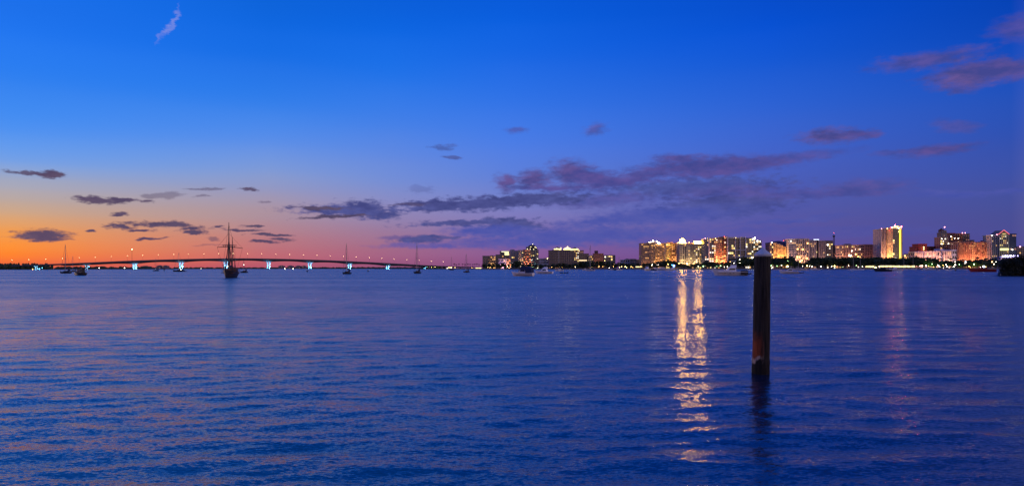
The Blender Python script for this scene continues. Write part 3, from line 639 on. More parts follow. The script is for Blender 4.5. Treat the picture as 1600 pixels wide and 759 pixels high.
block(t, 1543, 1551, 380, 1131, 18, (.36,.20,.12), 11, 3, .06, 'w', up=(ORGL, 2.5e4, 1)); block(t, 1551, 1561.5, 384, 1133, 18, (.34,.24,.12), 10, 4, .08, 'w', up=((1,.6,.25), 3e4, 1))
t = building('gabled_tower', 'glass and cream tower with a pink edged gable lit yellow inside', 'apartment tower', 1571, 1105)
block(t, 1549, 1560.5, 368.2, 1108, 20, (.30,.30,.30), 15, 4, .1, 'w', 'fin', trim=(.35,.35,.32)); block(t, 1561, 1575, 367.5, 1105, 22, (.22,.20,.16), 15, 5, .24, 'y', 'fin', trim=(.45,.42,.3), up=(YELL, 1.5e4, 1))
block(t, 1575, 1588, 366.2, 1107, 20, (.06,.08,.12), 15, 4, .05, 'd', 'grid', winw=.85, winh=.75, trim=(.04,.05,.12))
w = wx(1577, 1105)-wx(1560, 1105)
addpart(t, 'gable', MB().prism([(-w/2, 0), (w/2, 0), (0, 6.6)], 0, 20), wallmat((.12,.10,.10)), wx(1568.5, 1105), 1105, wz(1568, 367.4, 1105)+1.4)
addpart(t, 'gable_edge', MB().tube((-w/2, -.4, 0), (0, -.4, 6.8), .35).tube((w/2, -.4, 0), (0, -.4, 6.8), .35), emit('edge_light', lin((255,110,110)), 1.6), wx(1568.5, 1105), 1105, wz(1568, 367.4, 1105)+1.4)
addpart(t, 'gable_window', MB().lathe([(3.0, -.2), (3.0, .2)], n=16).lathe([(1.2, -.3), (1.2, .3)], n=10), win_y, wx(1568.5, 1105), 1104.6, wz(1568, 366.6, 1105)+1.4)
t.children[-1].rotation_euler = (R(90), 0, 0)
rbox(t, 'lit_band', 1563, 1576, 387.8, 391, 1103, 1.5, emit('band_light2', lin((245,240,150)), 1.6)); rooflight(t, 1582, 389.8, 1103, .9, 'white', 'wall_lamp'); rooflight(t, 1557.8, 366.5, 1103, .9, 'pink', 'warning_light'); rooflight(t, 1550, 367.5, 1105, .7, 'white')
t = building('low_block', 'low block at the edge with reddish roof light beyond the mangroves', 'office building', 1606, 1140)
block(t, 1588.5, 1625, 386, 1140, 16, (.14,.13,.15), 9, 10, .08, 'w', 'balcony'); rooflight(t, 1594, 385.3, 1138, 1.2, 'pink')
t = building('waterfront_pavilion', 'long waterfront pavilion roof edged with violet white lights above the mangroves', 'pavilion', 1580, 1060)
block(t, 1563, 1595, 401.5, 1060, 12, (.3,.3,.36), 4, 8, .1, 'w', cap=.4)
for px, r in ((1567, 1.3), (1571, 2.2), (1574.5, 1.8), (1579, 1.9), (1583.5, 1.3), (1587, 1.3), (1590.5, 1.1)): rooflight(t, px, 399.6+(px < 1575)*.6, 1057, r*.8, 'violet')

# --- low lit pavilions on the waterfront
def lit_pavilion(px0, px1, y0, y1, Y, label, kind='band'):
    x0, x1 = wx(px0, Y), wx(px1, Y); w = x1-x0
    t = thing('lit_pavilion', ((x0+x1)/2, Y, LZ), label, 'pavilion')
    zb, zt = wz(px0, y1, Y)-LZ, wz(px0, y0, Y)-LZ
    k = max(2, int(w/5))
    MB().box(-w/2, w/2, .3, 7, zb, zt).build('lit_interior', glowmat(kind) if kind != 'band' else emit('arcade_light', lin((255,225,150)), 2.4), t)
    m = MB().prism([(-w/2-.8, zt), (w/2+.8, zt), (w/2-1, zt+1.3), (-w/2+1, zt+1.3)], -.8, 8); m.build('roof', roofm, t)
    MB().box(-w/2, w/2, .1, 7.1, 0, max(.3, zb)-.01).build('plinth', seawallm, t)
    me_ = MB().box(-.18, .18, -.2, .2, 0, zt).mesh('post', darkmetal)
    for i in range(k+1): link('post', me_, t, (-w/2+w*i/k, -.3, 0))
    return t
def sY(px): return shore(px)
lit_pavilion(1356, 1366, 415.4, 417.3, sY(1360)+9, 'short yellow lit arcade left of the round lamp cluster')
lit_pavilion(1376, 1401, 414.9, 416.9, sY(1390)+9, 'long yellow lit arcade on the shore below the neon tower')
lit_pavilion(1403, 1429.5, 414.9, 417.4, sY(1415)+9, 'longest yellow lit arcade on the shore behind the small sailboats')
lit_pavilion(994, 1004, 416.2, 417.4, sY(1000)+9, 'small lit waterfront shelter before the tall brown tower')
lit_pavilion(700, 706, 417.2, 418.6, sY(702)+5, 'white lit marina shed by the bridge landing')
lit_pavilion(743, 752, 418.2, 419.2, sY(747)+5, 'low white lit dock shed left of the first apartment block')
# white tents
def tent(px, py, Y, r, kind, label):
    t = thing('event_tent', (wx(px, Y), Y, LZ), label, 'tent')
    z = wz(px, py, Y)-LZ
    MB().lathe([(r, z*.55), (r*.45, z*.75), (.1, z)], n=8).build('canopy', emit('tent_'+kind, WHT if kind == 'white' else lin((120,255,90)), 1.6 if kind == 'white' else .5), t)
    for k in range(4):
        a = math.pi/4+k*math.pi/2; MB().tube((r*.8*math.cos(a), r*.8*math.sin(a), 0), (r*.8*math.cos(a), r*.8*math.sin(a), z*.58), .12, n=6).build('pole', steel, t)
tent(1428, 409, sY(1428)+20, 2.6, 'white', 'glowing white peaked tent, the first of two before dark trees'); tent(1433.5, 409, sY(1433)+20, 2.6, 'white', 'glowing white peaked tent, second of two before dark trees')
tent(1509, 406.5, sY(1509)+20, 2.0, 'white', 'pale narrow lit tent below the brick orange hotel')

# ------------------------------------------------------------------ bridge
# straight viaduct that recedes to the right; seven equal main spans
SC = 1.111; BX0, BY0, BA, BB = -723*SC, 1350*SC, 75.9*SC, 27.4*SC
def bi(px):
    u = (px-800)/F; return (u*BY0-BX0)/(BA-u*BB)
def bpt(i): return BX0+i*BA, BY0+i*BB
prof = [(20,415.6),(40,414.8),(60,413.8),(130,411.3),(174,409.1),(211,407.6),(245,406.4),(284,405.4),(320,404.7),(353,404.2),(385,404.1),(420,404.6),(450,405.3),(484,406.2),(515,407.2),(545,408.5),(575,410),(606,411.6),(635,413.1),(664,414.9),(700,416.6),(740,417.4)]
def deckz(i):
    pts = [(bi(p), wz(p, y, bpt(bi(p))[1])) for p, y in prof]
    if i <= pts[0][0]: return pts[0][1]
    for (a, za), (b, zb) in zip(pts, pts[1:]):
        if i <= b: return za+(zb-za)*(i-a)/(b-a)
    return pts[-1][1]
i0, i1 = bi(20), bi(740)
bt = thing('road_bridge', (*bpt(3), 0), 'long arched concrete road bridge with blue lit piers crossing the bay', 'bridge')
dirv = Vector((BA, BB, 0)).normalized(); nrm = Vector((-dirv.y, dirv.x, 0))
def sm(i): return sum(deckz(i+k*.12) for k in range(-3, 4))/7
nS = 150; m = MB(); rl = MB(); vs = []
for k in range(nS+1):
    i = i0+(i1-i0)*k/nS; x, y = bpt(i); z = sm(i)
    fr = i-round(i); hd = 4.0+(2.8*(1-min(1, abs(fr)/.5))**2 if -.4 < i < 6.4 else 0)
    if not -1.5 < i < 7: hd = 2.2
    c = Vector((x, y, 0))-bt.location
    for off, zz in ((-7.5, z-.9), (-7.5, z), (7.5, z), (7.5, z-.9), (3.5, z-hd), (-3.5, z-hd)): vs.append(c+nrm*off+Vector((0, 0, zz)))
fs = [(k*6+j, k*6+(j+1) % 6, (k+1)*6+(j+1) % 6, (k+1)*6+j) for k in range(nS) for j in range(6)]+[tuple(range(5, -1, -1)), tuple(nS*6+j for j in range(6))]
m.add(vs, fs).build('deck', deckm, bt)
for side in (-7.2, 7.2):
    m = MB(); vs = []
    for k in range(nS+1):
        i = i0+(i1-i0)*k/nS; x, y = bpt(i); z = sm(i); c = Vector((x, y, 0))-bt.location
        for off, zz in ((-.15, .01), (-.15, 1.0), (.15, 1.0), (.15, .01)): vs.append(c+nrm*(side+off)+Vector((0, 0, z+zz)))
    m.add(vs, [(k*4+j, k*4+(j+1) % 4, (k+1)*4+(j+1) % 4, (k+1)*4+j) for k in range(nS) for j in range(4)]).build('parapet', deckm, bt)
pierm = mat('pier_concrete', (.55, .57, .58), .8, var=.1, scale=.3)
ang = math.atan2(dirv.y, dirv.x)
for i in list(range(0, 7))+[-2, -1, 7, 8, 9]:
    x, y = bpt(i); main = 0 <= i <= 6; z = sm(i)-(5.5 if main else 2.2); loc = Vector((x, y, 0))-bt.location
    if z < 1.5: continue
    for s in (-1, 1):
        w = 1.35 if main else .8
        m = MB()
        xs = s*(2.3 if main else 1.5)
        prof_ = [(w*.9, -1), (w*.9, z*.55), (w*1.05, z*.8), (w*1.7, z)]
        vs = []
        for r, zz in prof_:
            sh = s*(r-w*.9)*.6
            vs += [(xs-r+sh, -2.6, zz), (xs+r+sh, -2.6, zz), (xs+r+sh, 2.6, zz), (xs-r+sh, 2.6, zz)]
        m.add(vs, [(k*4+j, k*4+(j+1) % 4, (k+1)*4+(j+1) % 4, (k+1)*4+j) for k in range(3) for j in range(4)]+[(12, 13, 14, 15)])
        m.build('pier', pierm, bt, loc, rz=ang)
    if main:
        MB().box(-4.4, 4.4, -4, 4, -1, .9).build('pile_cap', deckm, bt, loc, rz=ang)
        p0 = Vector((x, y, 0))
        a = p0-dirv*0-nrm*9; spot((a.x+3, a.y, 2.2), (x, y, z*.55), (.06, .50, 1.0), 4.5e4, 95, .5)
        b = p0+dirv*9; spot((a.x+8, a.y-2, 2.4), (x+2, y, z*.6), (.65, .90, 1.0), 2.6e4, 80, .5)
    else:
        p0 = Vector((x, y, 0))-nrm*10; 
        if i in (-2, -1, 7): spot((p0.x, p0.y, 2.2), (x, y, z*.6), (.2, .7, 1.0), 1.3e4, 110, .5)
# lamps along the deck
def lamp_proto(name, h, r, kind, label, cat='street lamp', post=.13):
    t = thing(name, (0, 0, 0), label, cat)
    MB().tube((0, 0, 0), (0, 0, h-r*.6), post, post*.7, 8).build('post', darkmetal, t)
    MB().tube((0, 0, h-r*1.1), (0, 0, h-r*.5), r*.6, r*.8, 8).build('fitting', darkmetal, t)
    MB().ball((0, 0, h), r, 10, 6).build('lamp_globe', glowmat(kind), t)
    freeze(t); return t
pb_ = lamp_proto('street_lamp', 11.5, .4, 'bridge', 'street lamp on a tall thin post along the bridge deck', post=.12)
for px in (20.5, 46.6, 73, 99, 125, 150, 174.7, 200, 223.7, 248, 272, 295, 319, 342, 364.5, 387, 409, 431, 452.5, 473.5, 495, 515.7, 536, 556, 576.7, 596, 615, 635, 654, 673, 692):
    i = bi(px); x, y = bpt(i); q = Vector((x, y, 0))-nrm*6.6
    k = q.y/y; clone(pb_, USED, (q.x, q.y, sm(i)+.02), group='street lamps along the bridge deck')
hm = thing('high_mast_light', (0,0,0), 'extra tall lamp mast rising high above the left part of the bridge', 'lamp mast')
i = bi(211); x, y = bpt(i); hz = wz(211, 389.6, y)
hm.location = (x, y-12, 0)
MB().tube((0, 0, -1), (0, 0, hz), .35, .2, 8).build('mast', darkmetal, hm); MB().ball((0, 0, hz), .9, 8, 5).build('lamp_head', glowmat('bridge'), hm)
# old low fishing pier beyond the bridge's right end
fp = thing('fishing_pier', (wx(625, 1760), 1760, 0), 'old low fishing pier on many dark piles beyond the bridge', 'pier')
xa, xb = wx(586, 1760)-fp.location.x, wx(668, 1760)-fp.location.x
MB().box(xa, xb, -2.5, 2.5, 3.6, 4.6).build('deck', deckm, fp)
me_ = MB().box(-.55, .55, -1.8, 1.8, -1, 3.59).mesh('pile', deckm)
k = 0
x = xa+1
while x < xb: link('pile', me_, fp, (x, 0, 0)); x += 5.2

# ------------------------------------------------------------------ far shores
def treeline(name, label, px0, px1, Y, yt, jag, seed, D=60, group=None):
    rnd = random.Random(seed); m = MB()
    x0, x1 = wx(px0, Y), wx(px1, Y); base = wz((px0+px1)/2, yt, Y)
    n = int((x1-x0)/(Y*.0012))+1
    for k in range(n):
        x = x0+(x1-x0)*k/n; ed = min(1, min(k, n-k)/(n*.08)+.25)
        h = max(2, (base*(1-jag*rnd.random()))*ed); r = Y*.0021*(.6+rnd.random())
        m.ball((x, Y+rnd.random()*D, h*.45), r, 7, 5, sz=h*.55/r)
    for v in range(len(m.v)):
        a, b, c = m.v[v]; m.v[v] = (a+rnd.uniform(-1, 1)*Y*.0008, b, c+rnd.uniform(-1, 1)*Y*.0005)
    o = m.build(name, leaf); o['kind'] = 'stuff'; o['label'] = label; o['category'] = 'trees'; return o
treeline('far_woods', 'far low line of trees on the opposite shore under the bridge', 140, 700, 3600, 417.2, .5, 1)
treeline('far_woods', 'distant wooded point at the far left below the bridge end', 60, 235, 2600, 415.8, .5, 2)
treeline('far_woods', 'distant wooded shore behind the left anchored boats', -80, 70, 2000, 410.6, .35, 3)
m = MB().box(wx(-150, 2000), wx(64, 2000), 1985, 2200, -1, 1.2); m.box(wx(60, 2600), wx(240, 2600), 2590, 2750, -1, 1.0); m.box(wx(130, 3600), wx(760, 3600), 3580, 3900, -1, 1.0)
m.build('ground', landm, kind='structure')
for k, (a, b, y) in enumerate(((219.5, 232, 415.9), (244.5, 252, 415), (253.5, 261, 415.1), (435, 443, 415.2), (449, 457, 415.3), (461.5, 469, 415.4), (471, 477, 415.5))):
    t = thing('distant_block', (wx((a+b)/2, 3500), 3500, 0), ['wide low block on the far shore behind the second bridge pier', 'dark far shore block, first of the close pair near a masted boat', 'dark far shore block, second of the close pair near a masted boat', 'far apartment block, first of four right of the middle pier', 'far apartment block, second of four right of the middle pier', 'far apartment block, third of four right of the middle pier', 'far apartment block, last of four right of the middle pier'][k], 'apartment building')
    w = wx(b, 3500)-wx(a, 3500); h = wz(a, y, 3500)
    MB().box(-w/2, w/2, 0, 25, 0, h).build('wall', wallmat((.16,.14,.16)), t)
    MB().box(-w/4, w/4, 5, 15, h, h+2.5).build('roof', roofm, t)
    me_ = MB().box(-1.2, 1.2, -.4, .1, -.8, .8).mesh('window', glass); ml = MB().box(-1.2, 1.2, -.4, .1, -.8, .8).mesh('window', win_w)
    for ii in range(4):
        for jj in range(2): link('window', ml if (ii*3+jj*5+k) % 7 == 0 else me_, t, (-w/2+w*(ii+.5)/4, 0, h*(.35+.4*jj)))

# ------------------------------------------------------------------ trees
def crown_mesh(name, m, w, h, n, leafs, seed, lumps=9, base=.28):
    rnd = random.Random(seed); mb = MB()
    L = []
    for k in range(lumps):
        a = rnd.random()*6.28; q = rnd.random()**.6*.62; z = base+.18+(1-base-.26)*rnd.random()
        q *= (1.15-z*.6); L.append((q*w/2*math.cos(a), q*w/2*math.sin(a), z*h, (.20+.16*rnd.random())*w))
    for k in range(n):
        c = rnd.choice(L); d = Vector((rnd.gauss(0, 1), rnd.gauss(0, 1), rnd.gauss(0, .8))).normalized()*c[3]*(rnd.random()**.35)
        p = Vector(c[:3])+Vector((d.x, d.y, d.z*.8)); s = leafs*(.6+.8*rnd.random())
        u = Vector((rnd.gauss(0, 1), rnd.gauss(0, 1), rnd.gauss(0, .6))).normalized(); v = u.orthogonal().normalized()
        v = (v+u.cross(v)*rnd.uniform(-1, 1)).normalized()
        mb.add([p-u*s-v*s*.5, p+u*s*.2-v*s*.8, p+u*s+v*s*.3, p-u*s*.1+v*s*.9], [(0, 1, 2, 3)])
    return mb.mesh(name, m)
def tree_proto(i, h, w):
    t = thing('shade_tree', (0, 0, 0), 'dark rounded shade tree in the row along the city waterfront', 'tree')
    link('crown', crown_mesh('crown', leaf, w, h, 650, .55, 40+i), t)
    m = MB().tube((0, 0, -.3), (0, 0, h*.45), .32, .2, 7)
    for k in range(4):
        a = k*1.6+i; m.tube((0, 0, h*.3), (w*.22*math.cos(a), w*.22*math.sin(a), h*.62), .16, .07, 5)
    m.build('trunk', bark, t); freeze(t); return t
TP = [tree_proto(i, 9+i % 3, 9.5+(i*1.7) % 3) for i in range(5)]
rnd = random.Random(11)
def tree_row(px0, px1, top, step, off, lab, grp):
    px = px0
    while px <= px1:
        Y = shore(px)+off+rnd.uniform(-3, 3); yt = top(px)+rnd.uniform(-.9, 1.3); hh = wz(px, yt, Y)-LZ
        p = rnd.choice(TP); base = 9+TP.index(p) % 3; s = hh/base
        clone(p, USED, (wx(px, Y), Y, LZ), rnd.random()*6.28, (max(s, .75)*1.05, max(s, .75)*1.05, s), lab, grp)
        px += step*rnd.uniform(.75, 1.25)
def lerp(pts):
    def f(x):
        if x <= pts[0][0]: return pts[0][1]
        for (a, ya), (b, yb) in zip(pts, pts[1:]):
            if x <= b: return ya+(yb-ya)*(x-a)/(b-a)
        return pts[-1][1]
    return f
tp = lerp([(755,412),(800,412),(806,408),(820,412),(858,413),(905,411),(915,409),(945,408.5),(962,411),(975,409.5),(985,413),(1003,411),(1015,412),(1030,409),(1050,406.5),(1060,411),(1075,414),(1090,411),(1105,408),(1135,410),(1146,407),(1160,402),(1185,404),(1215,404.5),(1232,402),(1245,408),(1258,410),(1268,404),(1300,403),(1340,403),(1390,403),(1408,404),(1435,402.5),(1450,404),(1470,408),(1495,408),(1530,406),(1560,405)])
tree_row(757, 1001, tp, 6.0, 22, 'dark rounded shade tree on the quieter shore before the low dark blocks', 'shade trees before the low blocks')
tree_row(1006, 1200, tp, 5.6, 24, 'dark rounded shade tree on the shore before the domed and glass towers', 'shade trees before the domed and glass towers')
tree_row(1206, 1437, tp, 5.2, 24, 'dark rounded shade tree in the dense row before the cream and pink blocks', 'shade trees before the cream and pink blocks')
tree_row(1440, 1562, tp, 6.6, 26, 'dark rounded shade tree among lit gardens before the brick hotel', 'shade trees before the brick hotel')
tree_row(760, 1562, lambda p: tp(p)+3.6, 9.5, 12, 'small low tree right behind the seawall in front of the taller trees', 'small trees behind the seawall')
# palms
def palm_proto(i, h):
    rn = random.Random(90+i)
    t = thing('palm_tree', (0, 0, 0), 'slim palm tree with a tufted crown standing along the shore', 'palm tree')
    m = MB(); p = Vector((0, 0, -.3)); lean = Vector((rn.uniform(-.08, .08), rn.uniform(-.05, .05), 0))
    for k in range(6):
        q = p+Vector((lean.x*k*.6, lean.y*k, h/6)); m.tube(p, q, .24-.015*k, .225-.015*k, 7, cap=k in (0, 5)); p = q
    m.build('trunk', bark, t)
    m = MB()
    for k in range(22):
        a = k*2.4+rn.random(); up_ = rn.uniform(-.2, 1.1); Lf = rn.uniform(1.8, 2.6); c = p.copy(); dv = Vector((math.cos(a), math.sin(a), up_)).normalized()
        sd = Vector((-math.sin(a), math.cos(a), 0))
        for j in range(5):
            e = c+dv*Lf/5; w0 = .42*math.sin(math.pi*(j+.35)/5.5); w1 = .42*math.sin(math.pi*(j+1.35)/5.5)*(j < 4)
            m.add([c-sd*w0-Vector((0, 0, w0*.5)), c, e, e-sd*w1-Vector((0, 0, w1*.5))], [(0, 1, 2, 3)]); m.add([c+sd*w0-Vector((0, 0, w0*.5)), c, e, e+sd*w1-Vector((0, 0, w1*.5))], [(3, 2, 1, 0)])
            c = e; dv = (dv+Vector((0, 0, -.36))).normalized()
    m.build('crown', leafp, t); freeze(t); return t
PP = [palm_proto(i, 8.5) for i in range(3)]
for px, yt, wh in [(710,411,0),(713,412.5,0),(717,411.3,0),(723,411.5,0),(727,412,0),(731,411.3,0),(735,411.8,0),(738.5,412,0),(742,411.5,0),(745,411,0),(748.5,412.2,0),
                   (1443,401.5,1),(1450,400.8,1),(1455,401,1),(1461,402.5,1),(1467,402,1),(1472,403,1),(1480,406,1),(1488,402,1),(1495,401,1),(1504,404,1),(1527,401,1),(1535,404,1),(1541,402,1),(1548,405,1),(1555,401.5,1)]:
    Y = shore(px)+(14 if not wh else 17); hh = wz(px, yt, Y)-LZ; s = hh/9.3
    clone(PP[int(px) % 3], USED, (wx(px, Y), Y, LZ), px, (max(.9, s),)*2+(s,), ['slim palm in the row on the low landing beside the bridge end', 'slim palm in the hotel gardens before the pale and brick hotels'][wh], ['palms on the bridge landing', 'palms in the hotel gardens'][wh])
# green floodlights in the gardens
for px, c, pw in ((1455, (.3, 1, .12), 1.5e4), (1480, (.2, 1, .3), 6e3), (1500, (.3, 1, .2), 5e3), (1525, (.8, 1, .3), 7e3), (1538, (1, .8, .4), 7e3), (1230, (.8, .9, .2), 8e3), (672, (.9, 1, .2), 1e4), (680, (.8, 1, .2), 1e4), (1060, (1, .4, .2), 6e3), (1120, (.4, 1, .5), 3e3), (1207, (.3, 1, .4), 5e3)):
    Y = shore(px)+4; spot((wx(px, Y), Y, LZ+.6), (wx(px, Y), Y+14, LZ+5), c, pw, 130, .4)
# low hedge trees and marina lights on the landing
for k, (px, yt) in enumerate(((662, 415.5), (668, 414.8), (675, 414.6), (681, 415), (687, 415.5), (694, 416))):
    Y = 1462; s = (wz(px, yt, Y)-LZ)/9
    clone(TP[0], USED, (wx(px, Y), Y, 1.0), k, (.9, .9, s), 'small garden tree lit yellow green at the right end of the bridge', 'lit trees at the bridge landing')
MB().box(wx(655, 1448), wx(692, 1448), 1446, 1500, -1, 1.0).build('ground', landm, kind='structure')

# ------------------------------------------------------------------ waterfront lamps
LP = {k: lamp_proto('street_lamp', 5.0, r, k, 'lamp on the waterfront promenade', post=.11) for k, r in (('white', .75), ('yellow', .75), ('warm', .7), ('green', .8), ('cool', .75), ('blue', .8), ('cyan', 1.1))}
lamps = [(1126,414.5,'green',1.0),(1120,415,'green',.6),(1132,416.5,'white',.7),(1136.5,415.7,'white',.8),(1147,410,'white',1.1),(1155.8,404.6,'white',1.0),(1156,410,'white',.7),(1141,408,'warm',.9),(1099,414.8,'green',1.2),(1091,415.3,'white',.7),
 (1044,411.7,'warm',1.3),(1019,412.5,'white',1.1),(1018,414,'yellow',.8),(1028,413,'white',.6),(1050,413.2,'cyan',.8),(1205,414,'green',1.1),(1214,415,'green',.6),(1221,413.6,'white',.8),(1231,414,'yellow',2.0),(1229,415.5,'yellow',1.2),(1206,419,'white',.6),(1231,407,'green',.6),
 (1261,414,'yellow',1.4),(1265,415,'white',.7),(1269,415.5,'white',1.0),(1283,415,'white',1.1),(1299.5,415.2,'white',.9),(1304,414,'yellow',1.6),(1304,419,'cool',.9),(1254,415.5,'white',.5),(1326,414,'white',.6),(1338,414,'green',.7),(1347.5,415.5,'white',.9),(1317,416.5,'green',.5),(1361.5,416.5,'yellow',.6),
 (1368,416,'yellow',2.0),(1374,415.5,'white',.9),(1437.5,414.5,'white',.7),(1447,413.5,'white',1.3),(1451,414.8,'warm',.6),(1456.5,411.5,'green',.7),(1466,413,'white',1.2),(1468,415.5,'white',.9),(1473.5,413.5,'warm',.8),(1478,412.5,'white',1.0),(1480,415.5,'white',1.1),(1490,415.5,'white',1.1),(1492.5,412.5,'white',1.3),(1492.5,408.5,'white',.7),(1499,412,'green',.9),(1508.5,408,'cool',.8),(1514,415,'warm',1.0),(1522,411.5,'green',1.2),(1516,416.8,'warm',.7),
 (1532,416.5,'white',.8),(1540,416,'yellow',.8),(1550,407.5,'warm',1.6),(1553,411.5,'white',1.1),(1556,408.5,'white',.6),(1474,419,'white',.4),(1483,419,'white',.4),(1459,416.5,'warm',.5),
 (936,416,'yellow',.7),(942,415.6,'warm',.8),(952,417.5,'white',.9),(958.5,415.8,'warm',.8),(968,416.5,'yellow',1.0),(971,416,'yellow',.9),(977,415.5,'yellow',1.2),(979,417,'yellow',.9),(986,416,'yellow',.7),(988.5,417,'warm',.7),(1001.5,415.5,'warm',.9),(945,406.5,'yellow',.8),(899,417,'white',.5),
 (762.5,416.7,'yellow',.6),(767,417.5,'yellow',.7),(771,418,'warm',.6),(793,416,'white',.6),(737.5,418,'warm',.8),(711,417.5,'yellow',.8),(705,417.5,'white',.9),(699,418,'white',.9),(680,416.5,'yellow',.7),(674,417,'yellow',.5),(668.5,417,'green',.5),(832.5,417.5,'green',.5),(839.5,418,'green',.5)]
pctr = [0]
near = lerp([(690, 0), (1e4, 1)])
def lamp_label(px):
    for a, b, s, g in ((600,760,'warm lamp on the low landing by the bridge end','lamps on the bridge landing'),(760,935,'small lamp at the water edge before the dark low blocks','lamps before the dark blocks'),(935,1003,'yellow lamp in the marina cluster behind the small white boats','lamps behind the small white boats'),
                       (1003,1110,'lamp among the trees before the brown and domed towers','lamps before the domed tower'),(1110,1200,'bright lamp on the shore behind the white sportfishing yacht','lamps behind the white yacht'),
                       (1200,1360,'lamp on the promenade beneath the cream and pink blocks','lamps beneath the cream and pink blocks'),(1360,1445,'lamp beside the long yellow lit arcades','lamps beside the yellow arcades'),(1445,1700,'bright garden lamp before the pale and brick hotels','lamps in the hotel gardens')):
        if px < b: return s, g
for px, py, k, s in lamps:
    Y = (1445 if px < 700 else shore(px))+(2.5 if py > 416.9 else 7); p = LP[k]
    gz = LZ+.45 if py > 416.9 else LZ; 
    zc = wz(px, py, Y); sz = max(.15, (zc-gz)/5.0)
    s_, g_ = lamp_label(px)
    o = clone(p, USED, (wx(px, Y), Y, gz), 0, (1, 1, 1), s_, g_)
    # taller or shorter post, round globe
    for ch in (c for c in o.children):
        if ch.name.startswith('post'): ch.scale = (1, 1, sz)
        elif ch.name.startswith('lamp_globe'): ch.location = (0, 0, 5.0*sz-5.0*s*.8); ch.scale = (s*.62,)*3
        else: ch.location = (0, 0, 5.0*sz-5.0*s*.8); ch.scale = (s*.62,)*3
for p in LP.values():
    if not USED.get(p.name):
        for c in list(p.children): bpy.data.objects.remove(c)
        bpy.data.objects.remove(p)
# left shore lights
for px, py, Y, k, r, lab in ((51, 420.6, 1380, 'warm', .9, 'small warm navigation light low on the water near the left shore'), (61.5, 420, 1600, 'cyan', 1.8, 'bright blue white lamp under the left end of the bridge'), (66, 418.3, 1610, 'cyan', 1.1, 'smaller blue lamp beside the bright one under the left bridge end'), (139, 416.4, 1560, 'cyan', 1.4, 'blue lamp under the bridge left of the first tall pier'),
                           (155, 418.6, 2100, 'white', 1.3, 'white lamp on the far shore under the left viaduct'), (194.5, 418.4, 2100, 'white', 1.3, 'white lamp on the far shore just left of the first pier'), (445, 419.6, 2600, 'white', 1.5, 'white far shore lamp before the four blocks, first of two'), (458, 419.6, 2600, 'white', 1.5, 'white far shore lamp before the four blocks, second of two'), (314.5, 419.4, 2600, 'white', .9, 'tiny white far shore lamp between the second and third piers'), (663, 418.4, 1500, 'cyan', 1.7, 'blue lamp under the right end of the bridge')):
    t = thing('shore_lamp', (wx(px, Y), Y, 0), lab, 'lamp'); z = wz(px, py, Y)
    MB().tube((0, 0, -.5), (0, 0, z), .2, .15, 6).build('post', darkmetal, t); MB().ball((0, 0, max(z, r*.6)), r*.6, 8, 5).build('lamp_globe', glowmat(k), t)
# lamps that make the city's streaks on the water
for px, py, kind, r in ((1412, 404, 'hotred', .8),):
    pass

# ------------------------------------------------------------------ boats
def hull_mesh(L, B, fb, sheer=.35, stern=.75, rake=.12, draft=.35, n=14):
    mb = MB(); vs = []; K = 9
    for s in range(n+1):
        t = s/n; x = -L/2+L*t
        b = B/2*(stern+(1-stern)*min(1, t/.4)) if t < .4 else B/2*max(.015, (1-((t-.4)/.6)**2.3))
        top = fb*(1+sheer*(max(0, t-.2)/.8)**2)
        for k in range(K):
            a = (k/(K-1)-.5)*2; q = abs(a)**.55*(1 if a >= 0 else -1)
            z = -draft+(top+draft)*abs(a)**1.6
            fl = .72+.28*max(0, (z+draft)/(top+draft))
            xx = x+rake*L*max(0, (t-.6)/.4)*((z+draft)/(top+draft))-0.0
            vs.append((xx, b*q*fl, z))
    fs = []
    for s in range(n):
        for k in range(K-1): fs.append((s*K+k, (s+1)*K+k, (s+1)*K+k+1, s*K+k+1))
        fs.append((s*K, s*K+K-1, (s+1)*K+K-1, (s+1)*K))
    fs.append(tuple(range(K))); fs.append(tuple(n*K+k for k in reversed(range(K))))
    mb.add(vs, fs); return mb
def boat_root(name, label, cat, px, py, rz, group=None):
    """py is the waterline row in the photograph: it fixes how far out the boat lies"""
    Y = H*F/(py-hor(px)); t = thing(name, (wx(px, Y), Y, 0), label, cat, group, R(rz)-math.atan((px-800)/F)); return t, Y
def cabin(mb, x0, x1, w, z0, z1, inset=.15, rk=.3):
    h = z1-z0
    mb.add([(x0, -w/2, z0), (x1, -w/2*.9, z0), (x1, w/2*.9, z0), (x0, w/2, z0), (x0+rk*h*.3, -w/2+inset, z1), (x1-rk*h*2, -w/2*.9+inset, z1), (x1-rk*h*2, w/2*.9-inset, z1), (x0+rk*h*.3, w/2-inset, z1)],
           [(0, 3, 2, 1), (4, 5, 6, 7), (0, 1, 5, 4), (1, 2, 6, 5), (2, 3, 7, 6), (3, 0, 4, 7)]); return mb
def lampball(t, loc, kind, r=.13, name='anchor_light'): MB().ball((0, 0, 0), r, 8, 5).build(name, glowmat(kind), t, loc)
